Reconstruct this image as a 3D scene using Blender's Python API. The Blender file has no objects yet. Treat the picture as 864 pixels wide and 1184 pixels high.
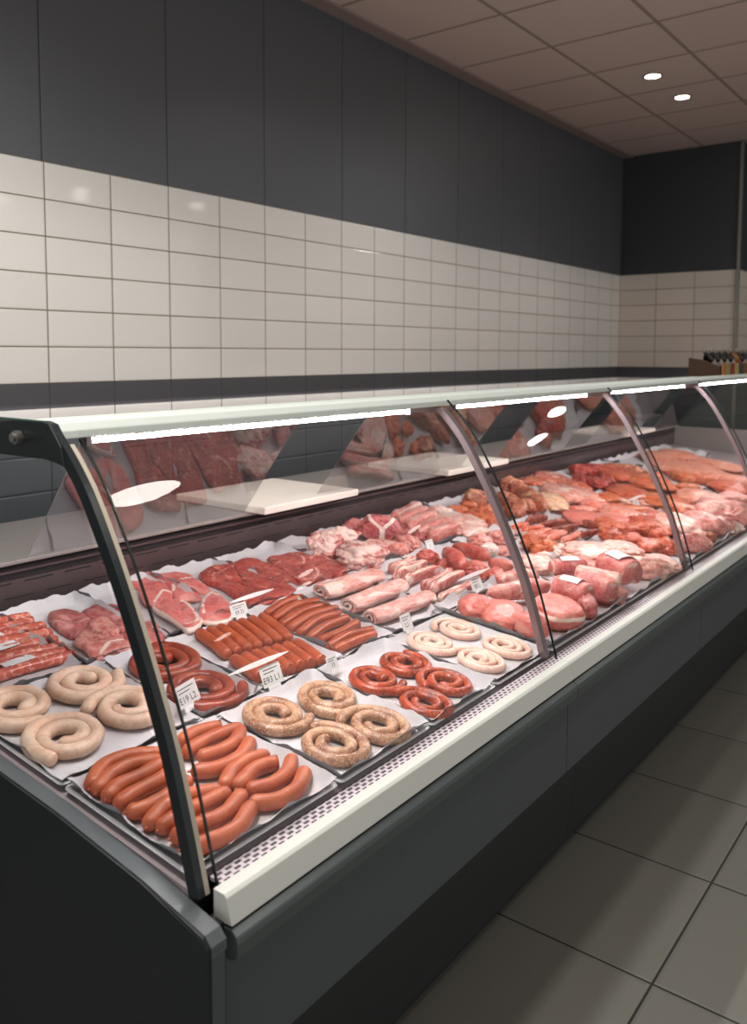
# Butcher's serve-over counter with curved glass, seen along its length.
import bpy, bmesh, math, random
from mathutils import Vector, Matrix, noise
SC = bpy.context.scene
COL = SC.collection
random.seed(7)
ITEMS = [
dict(k='saus',n='wiener_sausage',l='smooth orange-brown wiener, first from the back in the left bundle',c='sausage',g='wieners in the corner tray',m='wiener',r=0.0165,p=[(0.323,0.882),(0.362,0.942),(0.358,1.002),(0.323,1.047)]),
dict(k='saus',n='wiener_sausage',l='smooth orange-brown wiener, second from the back in the left bundle',c='sausage',g='wieners in the corner tray',m='wiener',r=0.0165,p=[(0.302,0.88),(0.325,0.931),(0.328,0.988),(0.304,1.029)]),
dict(k='saus',n='wiener_sausage',l='smooth orange-brown wiener, third from the back in the left bundle',c='sausage',g='wieners in the corner tray',m='wiener',r=0.0165,p=[(0.271,0.872),(0.285,0.922),(0.283,0.978),(0.293,1.04)]),
dict(k='saus',n='wiener_sausage',l='smooth orange-brown wiener, fourth from the back in the left bundle',c='sausage',g='wieners in the corner tray',m='wiener',r=0.0165,p=[(0.237,0.871),(0.245,0.923),(0.246,0.982),(0.256,1.03)]),
dict(k='saus',n='wiener_sausage',l='smooth orange-brown wiener, fifth from the back in the left bundle',c='sausage',g='wieners in the corner tray',m='wiener',r=0.0165,p=[(0.204,0.876),(0.193,0.914),(0.195,0.969),(0.207,1.024)]),
dict(k='saus',n='wiener_sausage',l='smooth orange-brown wiener, first from the back in the rear bundle by the glass',c='sausage',g='wieners in the corner tray',m='wiener',r=0.0165,p=[(0.331,1.11),(0.336,1.161),(0.316,1.215)]),
dict(k='saus',n='wiener_sausage',l='smooth orange-brown wiener, second from the back in the rear bundle by the glass',c='sausage',g='wieners in the corner tray',m='wiener',r=0.0165,p=[(0.289,1.086),(0.296,1.145),(0.291,1.207),(0.285,1.234)]),
dict(k='saus',n='wiener_sausage',l='smooth orange-brown wiener, third from the back in the rear bundle by the glass',c='sausage',g='wieners in the corner tray',m='wiener',r=0.0165,p=[(0.255,1.098),(0.244,1.145),(0.252,1.191),(0.28,1.231)]),
dict(k='saus',n='wiener_sausage',l='smooth orange-brown wiener, fourth from the back in the rear bundle by the glass',c='sausage',g='wieners in the corner tray',m='wiener',r=0.0165,p=[(0.225,1.055),(0.202,1.089),(0.198,1.15),(0.229,1.21)]),
dict(k='saus',n='wiener_sausage',l='smooth orange-brown wiener, first from the back in the right bundle',c='sausage',g='wieners in the corner tray',m='wiener',r=0.0165,p=[(0.145,1.062),(0.171,1.106),(0.179,1.156),(0.165,1.196)]),
dict(k='saus',n='wiener_sausage',l='smooth orange-brown wiener, second from the back in the right bundle',c='sausage',g='wieners in the corner tray',m='wiener',r=0.0165,p=[(0.125,1.077),(0.144,1.133),(0.141,1.171),(0.128,1.198)]),
dict(k='saus',n='wiener_sausage',l='smooth orange-brown wiener, third from the back in the right bundle',c='sausage',g='wieners in the corner tray',m='wiener',r=0.0165,p=[(0.103,1.087),(0.085,1.124),(0.091,1.177),(0.12,1.224)]),
dict(k='saus',n='wiener_sausage',l='smooth orange-brown wiener, fourth from the back in the right bundle',c='sausage',g='wieners in the corner tray',m='wiener',r=0.0165,p=[(0.067,1.061),(0.041,1.097),(0.04,1.152),(0.071,1.209)]),
dict(k='saus',n='wiener_sausage',l='smooth orange-brown wiener, first from the back in the front bundle by the corner post',c='sausage',g='wieners in the corner tray',m='wiener',r=0.0165,p=[(0.151,0.889),(0.172,0.939),(0.168,0.992),(0.142,1.043)]),
dict(k='saus',n='wiener_sausage',l='smooth orange-brown wiener, second from the back in the front bundle by the corner post',c='sausage',g='wieners in the corner tray',m='wiener',r=0.0165,p=[(0.128,0.898),(0.134,0.947),(0.127,0.998),(0.126,1.049)]),
dict(k='saus',n='wiener_sausage',l='smooth orange-brown wiener, third from the back in the front bundle by the corner post',c='sausage',g='wieners in the corner tray',m='wiener',r=0.0165,p=[(0.091,0.898),(0.086,0.946),(0.078,1.002),(0.101,1.064)]),
dict(k='saus',n='wiener_sausage',l='smooth orange-brown wiener, fourth from the back in the front bundle by the corner post',c='sausage',g='wieners in the corner tray',m='wiener',r=0.0165,p=[(0.052,0.89),(0.038,0.927),(0.032,0.985),(0.06,1.049)]),
dict(k='ring',n='sausage_ring',l='leftmost of the four fat pale beige sausage rings',c='sausage',g='fat pale beige sausage rings',m='bratwurst',p=(0.695,0.949),rad=0.016,r0=0.027,turns=1.95,rot=0.3,sx=0.98,sy=0.88),
dict(k='ring',n='sausage_ring',l='rear of the four fat pale beige sausage rings',c='sausage',g='fat pale beige sausage rings',m='bratwurst',p=(0.694,1.117),rad=0.016,r0=0.027,turns=1.95,rot=1.7,sx=0.98,sy=0.88),
dict(k='ring',n='sausage_ring',l='rightmost of the four fat pale beige sausage rings',c='sausage',g='fat pale beige sausage rings',m='bratwurst',p=(0.522,1.117),rad=0.016,r0=0.027,turns=1.95,rot=4.4,sx=0.98,sy=0.88),
dict(k='ring',n='sausage_ring',l='nearest of the four fat pale beige sausage rings',c='sausage',g='fat pale beige sausage rings',m='bratwurst',p=(0.506,0.954),rad=0.016,r0=0.027,turns=1.95,rot=5.6,sx=0.98,sy=0.88),
dict(k='ring',n='sausage_ring',l='rear one of the two smoked brown-red sausage coils',c='sausage',g='smoked brown-red sausage coils',m='smoked',p=(0.66,1.323),rad=0.015,r0=0.026,turns=2.1,rot=2,sx=1.08,sy=1),
dict(k='ring',n='sausage_ring',l='front one of the two smoked brown-red sausage coils',c='sausage',g='smoked brown-red sausage coils',m='smoked',p=(0.477,1.3),rad=0.015,r0=0.026,turns=2.1,rot=0.4,sx=1.08,sy=1),
dict(k='ring',n='sausage_ring',l='leftmost of the four coarse speckled beige sausage rings',c='sausage',g='coarse speckled beige sausage rings',m='coarse',p=(0.277,1.335),rad=0.0132,r0=0.022,turns=1.95,rot=1,sx=1.12,sy=0.95),
dict(k='ring',n='sausage_ring',l='rear of the four coarse speckled beige sausage rings',c='sausage',g='coarse speckled beige sausage rings',m='coarse',p=(0.244,1.486),rad=0.0132,r0=0.022,turns=1.95,rot=0.2,sx=1.12,sy=0.95),
dict(k='ring',n='sausage_ring',l='rightmost of the four coarse speckled beige sausage rings',c='sausage',g='coarse speckled beige sausage rings',m='coarse',p=(0.081,1.463),rad=0.0132,r0=0.022,turns=1.95,rot=4.1,sx=1.12,sy=0.95),
dict(k='ring',n='sausage_ring',l='nearest of the four coarse speckled beige sausage rings',c='sausage',g='coarse speckled beige sausage rings',m='coarse',p=(0.099,1.328),rad=0.0132,r0=0.022,turns=1.95,rot=3,sx=1.12,sy=0.95),
dict(k='ring',n='sausage_ring',l='rear of the four coarse red sausage rings',c='sausage',g='coarse red sausage rings',m='chorizo',p=(0.236,1.78),rad=0.012,r0=0.02,turns=1.95,rot=2.3,sx=1.12,sy=0.9),
dict(k='ring',n='sausage_ring',l='leftmost of the four coarse red sausage rings',c='sausage',g='coarse red sausage rings',m='chorizo',p=(0.231,1.649),rad=0.012,r0=0.02,turns=1.95,rot=0.9,sx=1.12,sy=0.9),
dict(k='ring',n='sausage_ring',l='rightmost of the four coarse red sausage rings',c='sausage',g='coarse red sausage rings',m='chorizo',p=(0.092,1.769),rad=0.012,r0=0.02,turns=1.95,rot=4.7,sx=1.12,sy=0.9),
dict(k='ring',n='sausage_ring',l='nearest of the four coarse red sausage rings',c='sausage',g='coarse red sausage rings',m='chorizo',p=(0.069,1.63),rad=0.012,r0=0.02,turns=1.95,rot=3.4,sx=1.12,sy=0.9),
dict(k='ring',n='sausage_ring',l='rear of the four thin pale pink sausage spirals',c='sausage',g='thin pale pink sausage spirals',m='pale',p=(0.267,2.104),rad=0.0105,r0=0.012,turns=2.55,rot=0.5,sx=1.16,sy=0.93),
dict(k='ring',n='sausage_ring',l='leftmost of the four thin pale pink sausage spirals',c='sausage',g='thin pale pink sausage spirals',m='pale',p=(0.267,1.96),rad=0.0105,r0=0.012,turns=2.55,rot=2.9,sx=1.16,sy=0.93),
dict(k='ring',n='sausage_ring',l='rightmost of the four thin pale pink sausage spirals',c='sausage',g='thin pale pink sausage spirals',m='pale',p=(0.104,2.094),rad=0.0105,r0=0.012,turns=2.55,rot=5,sx=1.16,sy=0.93),
dict(k='ring',n='sausage_ring',l='nearest of the four thin pale pink sausage spirals',c='sausage',g='thin pale pink sausage spirals',m='pale',p=(0.109,1.958),rad=0.0105,r0=0.012,turns=2.55,rot=5.9,sx=1.16,sy=0.93),
dict(k='saus',n='frankfurter',l='straight orange frankfurter, first from the left in the rear row',c='sausage',g='straight frankfurters in two rows',m='frank',r=0.0168,p=[(0.752,1.519),(0.667,1.499),(0.584,1.474)]),
dict(k='saus',n='frankfurter',l='straight orange frankfurter, first from the left in the front row',c='sausage',g='straight frankfurters in two rows',m='frank',r=0.0168,p=[(0.563,1.471),(0.492,1.456),(0.419,1.438)]),
dict(k='saus',n='frankfurter',l='straight orange frankfurter, second from the left in the rear row',c='sausage',g='straight frankfurters in two rows',m='frank',r=0.0168,p=[(0.747,1.553),(0.662,1.531),(0.579,1.506)]),
dict(k='saus',n='frankfurter',l='straight orange frankfurter, second from the left in the front row',c='sausage',g='straight frankfurters in two rows',m='frank',r=0.0168,p=[(0.557,1.502),(0.485,1.486),(0.412,1.467)]),
dict(k='saus',n='frankfurter',l='straight orange frankfurter, third from the left in the rear row',c='sausage',g='straight frankfurters in two rows',m='frank',r=0.0168,p=[(0.743,1.587),(0.657,1.565),(0.573,1.538)]),
dict(k='saus',n='frankfurter',l='straight orange frankfurter, third from the left in the front row',c='sausage',g='straight frankfurters in two rows',m='frank',r=0.0168,p=[(0.551,1.534),(0.479,1.517),(0.405,1.497)]),
dict(k='saus',n='frankfurter',l='straight orange frankfurter, fourth from the left in the rear row',c='sausage',g='straight frankfurters in two rows',m='frank',r=0.0168,p=[(0.739,1.622),(0.652,1.599),(0.567,1.57)]),
dict(k='saus',n='frankfurter',l='straight orange frankfurter, fourth from the left in the front row',c='sausage',g='straight frankfurters in two rows',m='frank',r=0.0168,p=[(0.545,1.566),(0.472,1.549),(0.398,1.527)]),
dict(k='saus',n='frankfurter',l='straight orange frankfurter, fifth from the left in the rear row',c='sausage',g='straight frankfurters in two rows',m='frank',r=0.0168,p=[(0.734,1.658),(0.646,1.633),(0.561,1.604)]),
dict(k='saus',n='frankfurter',l='straight orange frankfurter, fifth from the left in the front row',c='sausage',g='straight frankfurters in two rows',m='frank',r=0.0168,p=[(0.539,1.599),(0.465,1.581),(0.391,1.558)]),
dict(k='saus',n='frankfurter',l='straight orange frankfurter, sixth from the left in the rear row',c='sausage',g='straight frankfurters in two rows',m='frank',r=0.0168,p=[(0.729,1.695),(0.641,1.669),(0.555,1.638)]),
dict(k='saus',n='frankfurter',l='straight orange frankfurter, sixth from the left in the front row',c='sausage',g='straight frankfurters in two rows',m='frank',r=0.0168,p=[(0.533,1.633),(0.458,1.613),(0.384,1.59)]),
dict(k='saus',n='frankfurter',l='straight orange frankfurter, seventh from the left in the rear row',c='sausage',g='straight frankfurters in two rows',m='frank',r=0.0168,p=[(0.724,1.733),(0.635,1.705),(0.548,1.672)]),
dict(k='saus',n='frankfurter',l='straight orange frankfurter, seventh from the left in the front row',c='sausage',g='straight frankfurters in two rows',m='frank',r=0.0168,p=[(0.526,1.667),(0.451,1.647),(0.376,1.622)]),
dict(k='saus',n='grill_sausage',l='slightly bowed brown grill sausage, first from the back of its tray',c='sausage',g='bowed brown grill sausages',m='browned',r=0.0145,p=[(0.725,1.753),(0.76,1.867),(0.754,1.957)]),
dict(k='saus',n='grill_sausage',l='slightly bowed brown grill sausage, second from the back of its tray',c='sausage',g='bowed brown grill sausages',m='browned',r=0.0145,p=[(0.686,1.75),(0.72,1.875),(0.696,1.966)]),
dict(k='saus',n='grill_sausage',l='slightly bowed brown grill sausage, third from the back of its tray',c='sausage',g='bowed brown grill sausages',m='browned',r=0.0145,p=[(0.642,1.734),(0.671,1.86),(0.653,1.964)]),
dict(k='saus',n='grill_sausage',l='slightly bowed brown grill sausage, fourth from the back of its tray',c='sausage',g='bowed brown grill sausages',m='browned',r=0.0145,p=[(0.604,1.727),(0.631,1.853),(0.617,1.965)]),
dict(k='saus',n='grill_sausage',l='slightly bowed brown grill sausage, fifth from the back of its tray',c='sausage',g='bowed brown grill sausages',m='browned',r=0.0145,p=[(0.561,1.722),(0.594,1.844),(0.581,1.938)]),
dict(k='saus',n='grill_sausage',l='slightly bowed brown grill sausage, sixth from the back of its tray',c='sausage',g='bowed brown grill sausages',m='browned',r=0.0145,p=[(0.519,1.718),(0.545,1.818),(0.544,1.934)]),
dict(k='saus',n='grill_sausage',l='slightly bowed brown grill sausage, seventh from the back of its tray',c='sausage',g='bowed brown grill sausages',m='browned',r=0.0145,p=[(0.489,1.728),(0.486,1.806),(0.503,1.923)]),
dict(k='saus',n='grill_sausage',l='slightly bowed brown grill sausage, eighth from the back of its tray',c='sausage',g='bowed brown grill sausages',m='browned',r=0.0145,p=[(0.443,1.707),(0.458,1.816),(0.432,1.913)]),
dict(k='saus',n='grill_sausage',l='slightly bowed brown grill sausage, ninth from the back of its tray',c='sausage',g='bowed brown grill sausages',m='browned',r=0.0145,p=[(0.418,1.709),(0.419,1.805),(0.412,1.89)]),
dict(k='saus',n='raw_sausage',l='thin raw red sausage under film, first from the back of the end tray',c='sausage',g='raw red sausages under film',m='rawsaus',r=0.0158,p=[(1.162,1.122),(1.16,1.188),(1.147,1.251)]),
dict(k='saus',n='raw_sausage',l='thin raw red sausage under film, second from the back of the end tray',c='sausage',g='raw red sausages under film',m='rawsaus',r=0.0158,p=[(1.115,1.097),(1.118,1.174),(1.11,1.249)]),
dict(k='saus',n='raw_sausage',l='thin raw red sausage under film, third from the back of the end tray',c='sausage',g='raw red sausages under film',m='rawsaus',r=0.0158,p=[(1.071,1.074),(1.073,1.161),(1.064,1.246)]),
dict(k='saus',n='raw_sausage',l='thin raw red sausage under film, fourth from the back of the end tray',c='sausage',g='raw red sausages under film',m='rawsaus',r=0.0158,p=[(1.031,1.053),(1.026,1.144),(1.01,1.234)]),
dict(k='saus',n='raw_sausage',l='thin raw red sausage under film, fifth from the back of the end tray',c='sausage',g='raw red sausages under film',m='rawsaus',r=0.0158,p=[(0.987,1.03),(0.978,1.125),(0.959,1.22)]),
dict(k='saus',n='raw_sausage',l='thin raw red sausage under film, sixth from the back of the end tray',c='sausage',g='raw red sausages under film',m='rawsaus',r=0.0158,p=[(0.942,1.006),(0.931,1.106),(0.909,1.207)]),
dict(k='saus',n='raw_sausage',l='thin raw red sausage under film, seventh from the back of the end tray',c='sausage',g='raw red sausages under film',m='rawsaus',r=0.0158,p=[(0.905,0.987),(0.895,1.095),(0.875,1.207)]),
dict(k='saus',n='raw_sausage',l='thin raw red sausage under film, eighth from the back of the end tray',c='sausage',g='raw red sausages under film',m='rawsaus',r=0.0158,p=[(0.864,0.966),(0.86,1.083),(0.846,1.207)]),
dict(k='slab',n='pork_steak',l='dark marbled pork steak at the left of its papered tray',c='meat',g='dark pork steaks by the corner post',m='darkpork',p=([(1.121,1.29),(1.138,1.325),(1.128,1.351),(1.084,1.364),(1.014,1.354),(0.972,1.309),(0.962,1.262),(1.043,1.266)],[[(1.069,1.27),(1.031,1.301),(1.018,1.349)]],0.02,0),rim=0),
dict(k='slab',n='pork_steak',l='dark marbled pork steak at the back against the paper',c='meat',g='dark pork steaks by the corner post',m='darkpork',p=([(1.087,1.376),(1.106,1.421),(1.094,1.454),(1.047,1.483),(0.957,1.442),(0.896,1.367),(0.996,1.386),(1.041,1.365)],[],0.02,0),rim=0),
dict(k='slab',n='pork_steak',l='small pale pork piece in the middle of the dark pork steaks',c='meat',g='dark pork steaks by the corner post',m='pork',p=([(0.964,1.316),(0.983,1.351),(0.963,1.369),(0.913,1.363),(0.869,1.338),(0.887,1.307),(0.929,1.298)],[],0.022,0.014),rim=0),
dict(k='slab',n='pork_steak',l='pink pork steak with a pale fat edge, nearest of the dark steaks',c='meat',g='dark pork steaks by the corner post',m='pork',p=([(0.91,1.238),(0.958,1.303),(0.937,1.326),(0.886,1.341),(0.796,1.334),(0.781,1.306),(0.791,1.255),(0.785,1.216),(0.862,1.233)],[[(0.794,1.233),(0.832,1.284),(0.832,1.334)]],0.018,0.008),rim=0),
dict(k='slab',n='pork_steak',l='red pork piece partly behind the dark corner post',c='meat',g='dark pork steaks by the corner post',m='darkpork',p=([(0.867,1.346),(0.894,1.412),(0.895,1.467),(0.81,1.441),(0.764,1.399),(0.78,1.352),(0.825,1.328)],[],0.02,0.006),rim=0),
dict(k='slab',n='pork_chop',l='pork chop at the rear left of the chop tray',c='meat',g='pork chops on paper',m='chop',p=([(1.259,1.666),(1.271,1.709),(1.254,1.736),(1.201,1.729),(1.147,1.692),(1.154,1.651),(1.188,1.627)],[],0.018,0),rim=0),
dict(k='slab',n='pork_chop',l='rosy boneless pork chop right behind the steel corner post',c='meat',g='pork chops on paper',m='chop',p=([(1.127,1.603),(1.145,1.655),(1.119,1.686),(1.036,1.653),(0.989,1.608),(0.993,1.557),(1.032,1.55)],[[(0.999,1.562),(1.046,1.628),(1.019,1.646)]],0.02,0.01),rim=0),
dict(k='slab',n='pork_chop',l='pork chop with a forked white fat seam at the rear',c='meat',g='pork chops on paper',m='chop',p=([(1.185,1.724),(1.183,1.778),(1.144,1.805),(1.07,1.793),(0.992,1.767),(0.934,1.708),(0.969,1.667),(0.985,1.629),(1.067,1.677)],[[(1.024,1.787),(1.098,1.792),(1.103,1.754),(1.089,1.71),(1.04,1.666)]],0.02,0.006),rim=0),
dict(k='slab',n='pork_chop',l='pork chop with a broad white fat rim, nearest the chop tray edge',c='meat',g='pork chops on paper',m='chop',p=([(0.959,1.529),(0.979,1.587),(0.951,1.624),(0.864,1.6),(0.793,1.562),(0.765,1.526),(0.766,1.488),(0.841,1.508)],[[(0.943,1.618),(0.862,1.591),(0.793,1.551),(0.79,1.509)]],0.02,0.014),rim=0.3),
dict(k='slab',n='pork_chop',l='small red end piece below the fat-rimmed chop',c='meat',g='pork chops on paper',m='chop',p=([(0.828,1.535),(0.834,1.569),(0.822,1.588),(0.788,1.553),(0.779,1.518),(0.787,1.505)],[],0.016,0),rim=0),
dict(k='slab',n='pork_chop',l='large pork chop with a curved fat band beside a price tag',c='meat',g='pork chops on paper',m='chop',p=([(0.859,1.618),(0.917,1.68),(0.933,1.739),(0.87,1.722),(0.8,1.686),(0.757,1.65),(0.734,1.606),(0.762,1.567),(0.806,1.57)],[[(0.811,1.588),(0.892,1.657),(0.926,1.72),(0.91,1.73)]],0.022,0.016),rim=0.2),
dict(k='slab',n='beef_steak',l='large deep red beef steak, left half of the pair',c='meat',g='beef steaks on paper',m='beef',p=([(1.126,1.852),(1.152,1.921),(1.149,2.002),(1.094,1.993),(0.983,1.943),(0.902,1.9),(0.853,1.857),(0.852,1.802),(0.902,1.799),(0.993,1.823),(1.065,1.822)],[[(1.046,1.836),(1.097,1.886),(1.102,1.931),(1.105,1.979)],[(1.094,1.993),(1.004,1.95),(0.916,1.914)]],0.024,0),rim=0),
dict(k='slab',n='beef_steak',l='large deep red beef steak, right half of the pair',c='meat',g='beef steaks on paper',m='beef',p=([(1.119,1.998),(1.132,2.092),(1.05,2.09),(0.94,2.066),(0.838,2.014),(0.801,1.959),(0.794,1.867),(0.788,1.787),(0.822,1.774),(0.857,1.826),(0.958,1.889)],[[(0.994,2.043),(0.939,2.026),(0.938,2.044)]],0.024,0.004),rim=0),
dict(k='slab',n='beef_steak',l='broad red round steak alone on white paper',c='meat',g='beef steaks on paper',m='beef2',p=([(1.104,2.155),(1.099,2.224),(1.085,2.306),(1.007,2.331),(0.918,2.318),(0.833,2.259),(0.785,2.181),(0.798,2.092),(0.851,2.06),(0.919,2.069),(0.997,2.111)],[[(0.859,2.069),(0.841,2.105),(0.872,2.16),(0.908,2.185)],[(1.07,2.245),(1.034,2.251),(0.989,2.212),(0.979,2.169)],[(0.999,2.256),(1.001,2.312),(0.937,2.295)]],0.024,0),rim=0),
dict(k='roll',n='rolled_pork_belly',l='pale rolled pork belly with open coiled end, rearmost of three',c='meat',g='rolled pork bellies',m='belly',p=(0.726,2.004,0.721,2.285,0.072,0.028,0)),
dict(k='roll',n='rolled_pork_belly',l='pale rolled pork belly in the middle of the three rolls',c='meat',g='rolled pork bellies',m='belly',p=(0.596,1.974,0.587,2.264,0.062,0.028,0)),
dict(k='roll',n='rolled_pork_belly',l='flat pale rolled pork belly nearest the price tag',c='meat',g='rolled pork bellies',m='belly',p=(0.493,1.951,0.465,2.25,0.057,0.026,0)),
dict(k='strip',n='pork_rib',l='rearmost pork rib strip with white bone lines',c='meat',g='pork rib strips',m='rib',p=(0.739,2.392,0.747,2.559,0.036,0.022,0)),
dict(k='strip',n='pork_rib',l='second pork rib strip from the back',c='meat',g='pork rib strips',m='rib',p=(0.666,2.319,0.679,2.548,0.029,0.022,0.004)),
dict(k='strip',n='pork_rib',l='pale middle pork rib strip with bone stripes',c='meat',g='pork rib strips',m='rib',p=(0.601,2.286,0.605,2.516,0.028,0.022,0.008)),
dict(k='strip',n='pork_rib',l='narrow pork rib strip behind the large front one',c='meat',g='pork rib strips',m='rib',p=(0.534,2.293,0.559,2.523,0.025,0.022,0.01)),
dict(k='strip',n='pork_rib',l='thick curved pork rib strip lying on top',c='meat',g='pork rib strips',m='rib',p=(0.478,2.266,0.505,2.521,0.031,0.022,0.016)),
dict(k='strip',n='pork_rib',l='lowest pork rib strip at the tray corner',c='meat',g='pork rib strips',m='rib',p=(0.445,2.263,0.448,2.487,0.031,0.022,0)),
dict(k='fillet',n='liver_piece',l='dark red folded organ piece standing upright with a white glint',c='meat',g='dark red liver and kidney pieces',m='liver',p=(0.701,2.691,0.534,2.548,0.067,0.035,0.012)),
dict(k='fillet',n='liver_piece',l='long dark red organ piece lying behind the upright one',c='meat',g='dark red liver and kidney pieces',m='liver',p=(0.703,2.753,0.523,2.732,0.048,0.03,0.02)),
dict(k='blob',n='liver_piece',l='round red organ piece in front of the white blade',c='meat',g='dark red liver and kidney pieces',m='liver',p=(0.494,2.593,0.044,0.05,0.034,0)),
dict(k='blob',n='liver_piece',l='red organ piece left of the upright folded one',c='meat',g='dark red liver and kidney pieces',m='liver',p=(0.711,2.598,0.042,0.029,0.03,0)),
dict(k='blob',n='liver_piece',l='small red organ sliver under the upright folded piece',c='meat',g='dark red liver and kidney pieces',m='liver',p=(0.637,2.592,0.023,0.024,0.022,0)),
dict(k='fillet',n='liver_piece',l='pinkish organ piece behind the steel post',c='meat',g='dark red liver and kidney pieces',m='liver2',p=(0.541,2.756,0.443,2.776,0.044,0.026,0)),
dict(k='blob',n='liver_piece',l='brownish red organ piece at the white blade tip',c='meat',g='dark red liver and kidney pieces',m='liver2',p=(0.431,2.625,0.03,0.055,0.028,0)),
dict(k='blob',n='veal_piece',l='mottled pink veal piece with white fat, rear left',c='meat',g='veal pieces behind the steel rib',m='pork',p=(0.683,2.934,0.047,0.03,0.03,0.01)),
dict(k='blob',n='veal_piece',l='mottled pink veal piece touching the steel rib',c='meat',g='veal pieces behind the steel rib',m='pork',p=(0.652,3.052,0.048,0.035,0.03,0.012)),
dict(k='blob',n='veal_piece',l='white fat lump on the veal',c='meat',g='veal pieces behind the steel rib',m='fatty',p=(0.598,2.869,0.038,0.029,0.026,0.012)),
dict(k='blob',n='veal_piece',l='long pink veal piece under the steel rib',c='meat',g='veal pieces behind the steel rib',m='pork',p=(0.554,2.914,0.046,0.032,0.028,0)),
dict(k='blob',n='pork_shoulder',l='heavily marbled pork neck, rear left by the paper',c='meat',g='pork shoulder pieces',m='marbled',p=(1.046,2.391,0.06,0.094,0.042,0)),
dict(k='blob',n='pork_shoulder',l='round marbled pork neck with white fat veins, front',c='meat',g='pork shoulder pieces',m='marbled',p=(0.863,2.393,0.089,0.098,0.045,0)),
dict(k='blob',n='pork_shoulder',l='marbled pork neck piece behind the front round',c='meat',g='pork shoulder pieces',m='marbled',p=(1.051,2.5,0.058,0.041,0.035,0.02)),
dict(k='blob',n='ham_shank',l='cut ham with a forked white fat seam on its face',c='meat',g='pork shoulder pieces',m='hamcut',p=(1.025,2.708,0.082,0.072,0.05,0.01),fork=1),
dict(k='blob',n='ham_shank',l='small dark shank end left of the cut ham',c='meat',g='pork shoulder pieces',m='darkpork',p=(1.12,2.668,0.048,0.032,0.03,0.02)),
dict(k='fillet',n='pork_shank',l='long pink shank lying in front of the cut ham',c='meat',g='pork shoulder pieces',m='pork',p=(0.978,2.549,0.793,2.59,0.072,0.032,0)),
dict(k='blob',n='pork_shank',l='pale pink pork piece right of the long shank',c='meat',g='pork shoulder pieces',m='pork',p=(0.852,2.659,0.053,0.042,0.034,0.006)),
dict(k='strip',n='pork_loin_slice',l='thick pink pork loin slice, first from the back of the rack',c='meat',g='sliced pork loin rack',m='loinslice',p=(1.124,2.936,1.194,3.233,0.056,0.03,0.012)),
dict(k='strip',n='pork_loin_slice',l='thick pink pork loin slice, second from the back of the rack',c='meat',g='sliced pork loin rack',m='loinslice',p=(1.056,2.903,1.121,3.189,0.055,0.03,0.012)),
dict(k='strip',n='pork_loin_slice',l='thick pink pork loin slice, third from the back of the rack',c='meat',g='sliced pork loin rack',m='loinslice',p=(0.981,2.864,1.049,3.15,0.054,0.03,0.012)),
dict(k='strip',n='pork_loin_slice',l='thick pink pork loin slice, fourth from the back of the rack',c='meat',g='sliced pork loin rack',m='loinslice',p=(0.916,2.843,0.934,3.089,0.053,0.03,0.012)),
dict(k='strip',n='pork_loin_slice',l='thick pink pork loin slice, fifth from the back of the rack',c='meat',g='sliced pork loin rack',m='loinslice',p=(0.838,2.81,0.864,3.039,0.052,0.03,0.012)),
dict(k='blob',n='pork_flank',l='flat pale pork flank with fine streaks beside the loin rack',c='meat',g='sliced pork loin rack',m='streak',p=(0.934,3.184,0.095,0.092,0.022,0.01)),
dict(k='blob',n='pork_flank',l='smaller pale pork flank near the tray edge',c='meat',g='sliced pork loin rack',m='streak',p=(0.84,3.12,0.066,0.098,0.02,0.004)),
dict(k='blob',n='pork_flank',l='short pale pork flap behind the flank',c='meat',g='sliced pork loin rack',m='streak',p=(1.081,3.252,0.051,0.029,0.022,0.012)),
dict(k='blob',n='pork_trim',l='dark pork trimming under the loin rack, rear',c='meat',g='sliced pork loin rack',m='darkpork',p=(1.015,2.879,0.043,0.096,0.022,0)),
dict(k='blob',n='pork_trim',l='dark pork trimming under the loin rack, front',c='meat',g='sliced pork loin rack',m='darkpork',p=(0.909,2.852,0.044,0.048,0.02,0)),
dict(k='blob',n='marinated_cube',l='orange marinated meat cube, leftmost of the heap',c='meat',g='orange marinated meat cubes',m='orange',p=(1.054,3.354,0.048,0.032,0.026,0)),
dict(k='blob',n='marinated_cube',l='orange marinated meat cube, rearmost of the heap',c='meat',g='orange marinated meat cubes',m='orange',p=(1.076,3.511,0.037,0.032,0.026,0)),
dict(k='blob',n='marinated_cube',l='orange marinated meat cube, large middle of the heap',c='meat',g='orange marinated meat cubes',m='orange',p=(0.946,3.35,0.042,0.05,0.026,0)),
dict(k='blob',n='marinated_cube',l='orange marinated meat cube, right rear of the heap',c='meat',g='orange marinated meat cubes',m='orange',p=(0.969,3.467,0.031,0.03,0.026,0.01)),
dict(k='blob',n='marinated_cube',l='orange marinated meat cube, right of the heap',c='meat',g='orange marinated meat cubes',m='orange',p=(0.901,3.389,0.025,0.024,0.026,0)),
dict(k='blob',n='marinated_cube',l='orange marinated meat cube, front right of the heap',c='meat',g='orange marinated meat cubes',m='orange',p=(0.832,3.293,0.029,0.029,0.026,0)),
dict(k='blob',n='marinated_cube',l='orange marinated meat cube, front left of the heap',c='meat',g='orange marinated meat cubes',m='orange',p=(0.872,3.284,0.024,0.025,0.026,0)),
dict(k='blob',n='marinated_shank',l='brown marinated shank left of the steel rib, rear of the case',c='meat',g='brown marinated shanks',m='brownmar',p=(1.069,3.555,0.05,0.038,0.045,0.01)),
dict(k='fillet',n='marinated_shank',l='knobbly brown marinated shank at the back, pale flecks',c='meat',g='brown marinated shanks',m='brownmar',p=(1.181,4.01,1.007,3.934,0.068,0.045,0.02)),
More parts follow.
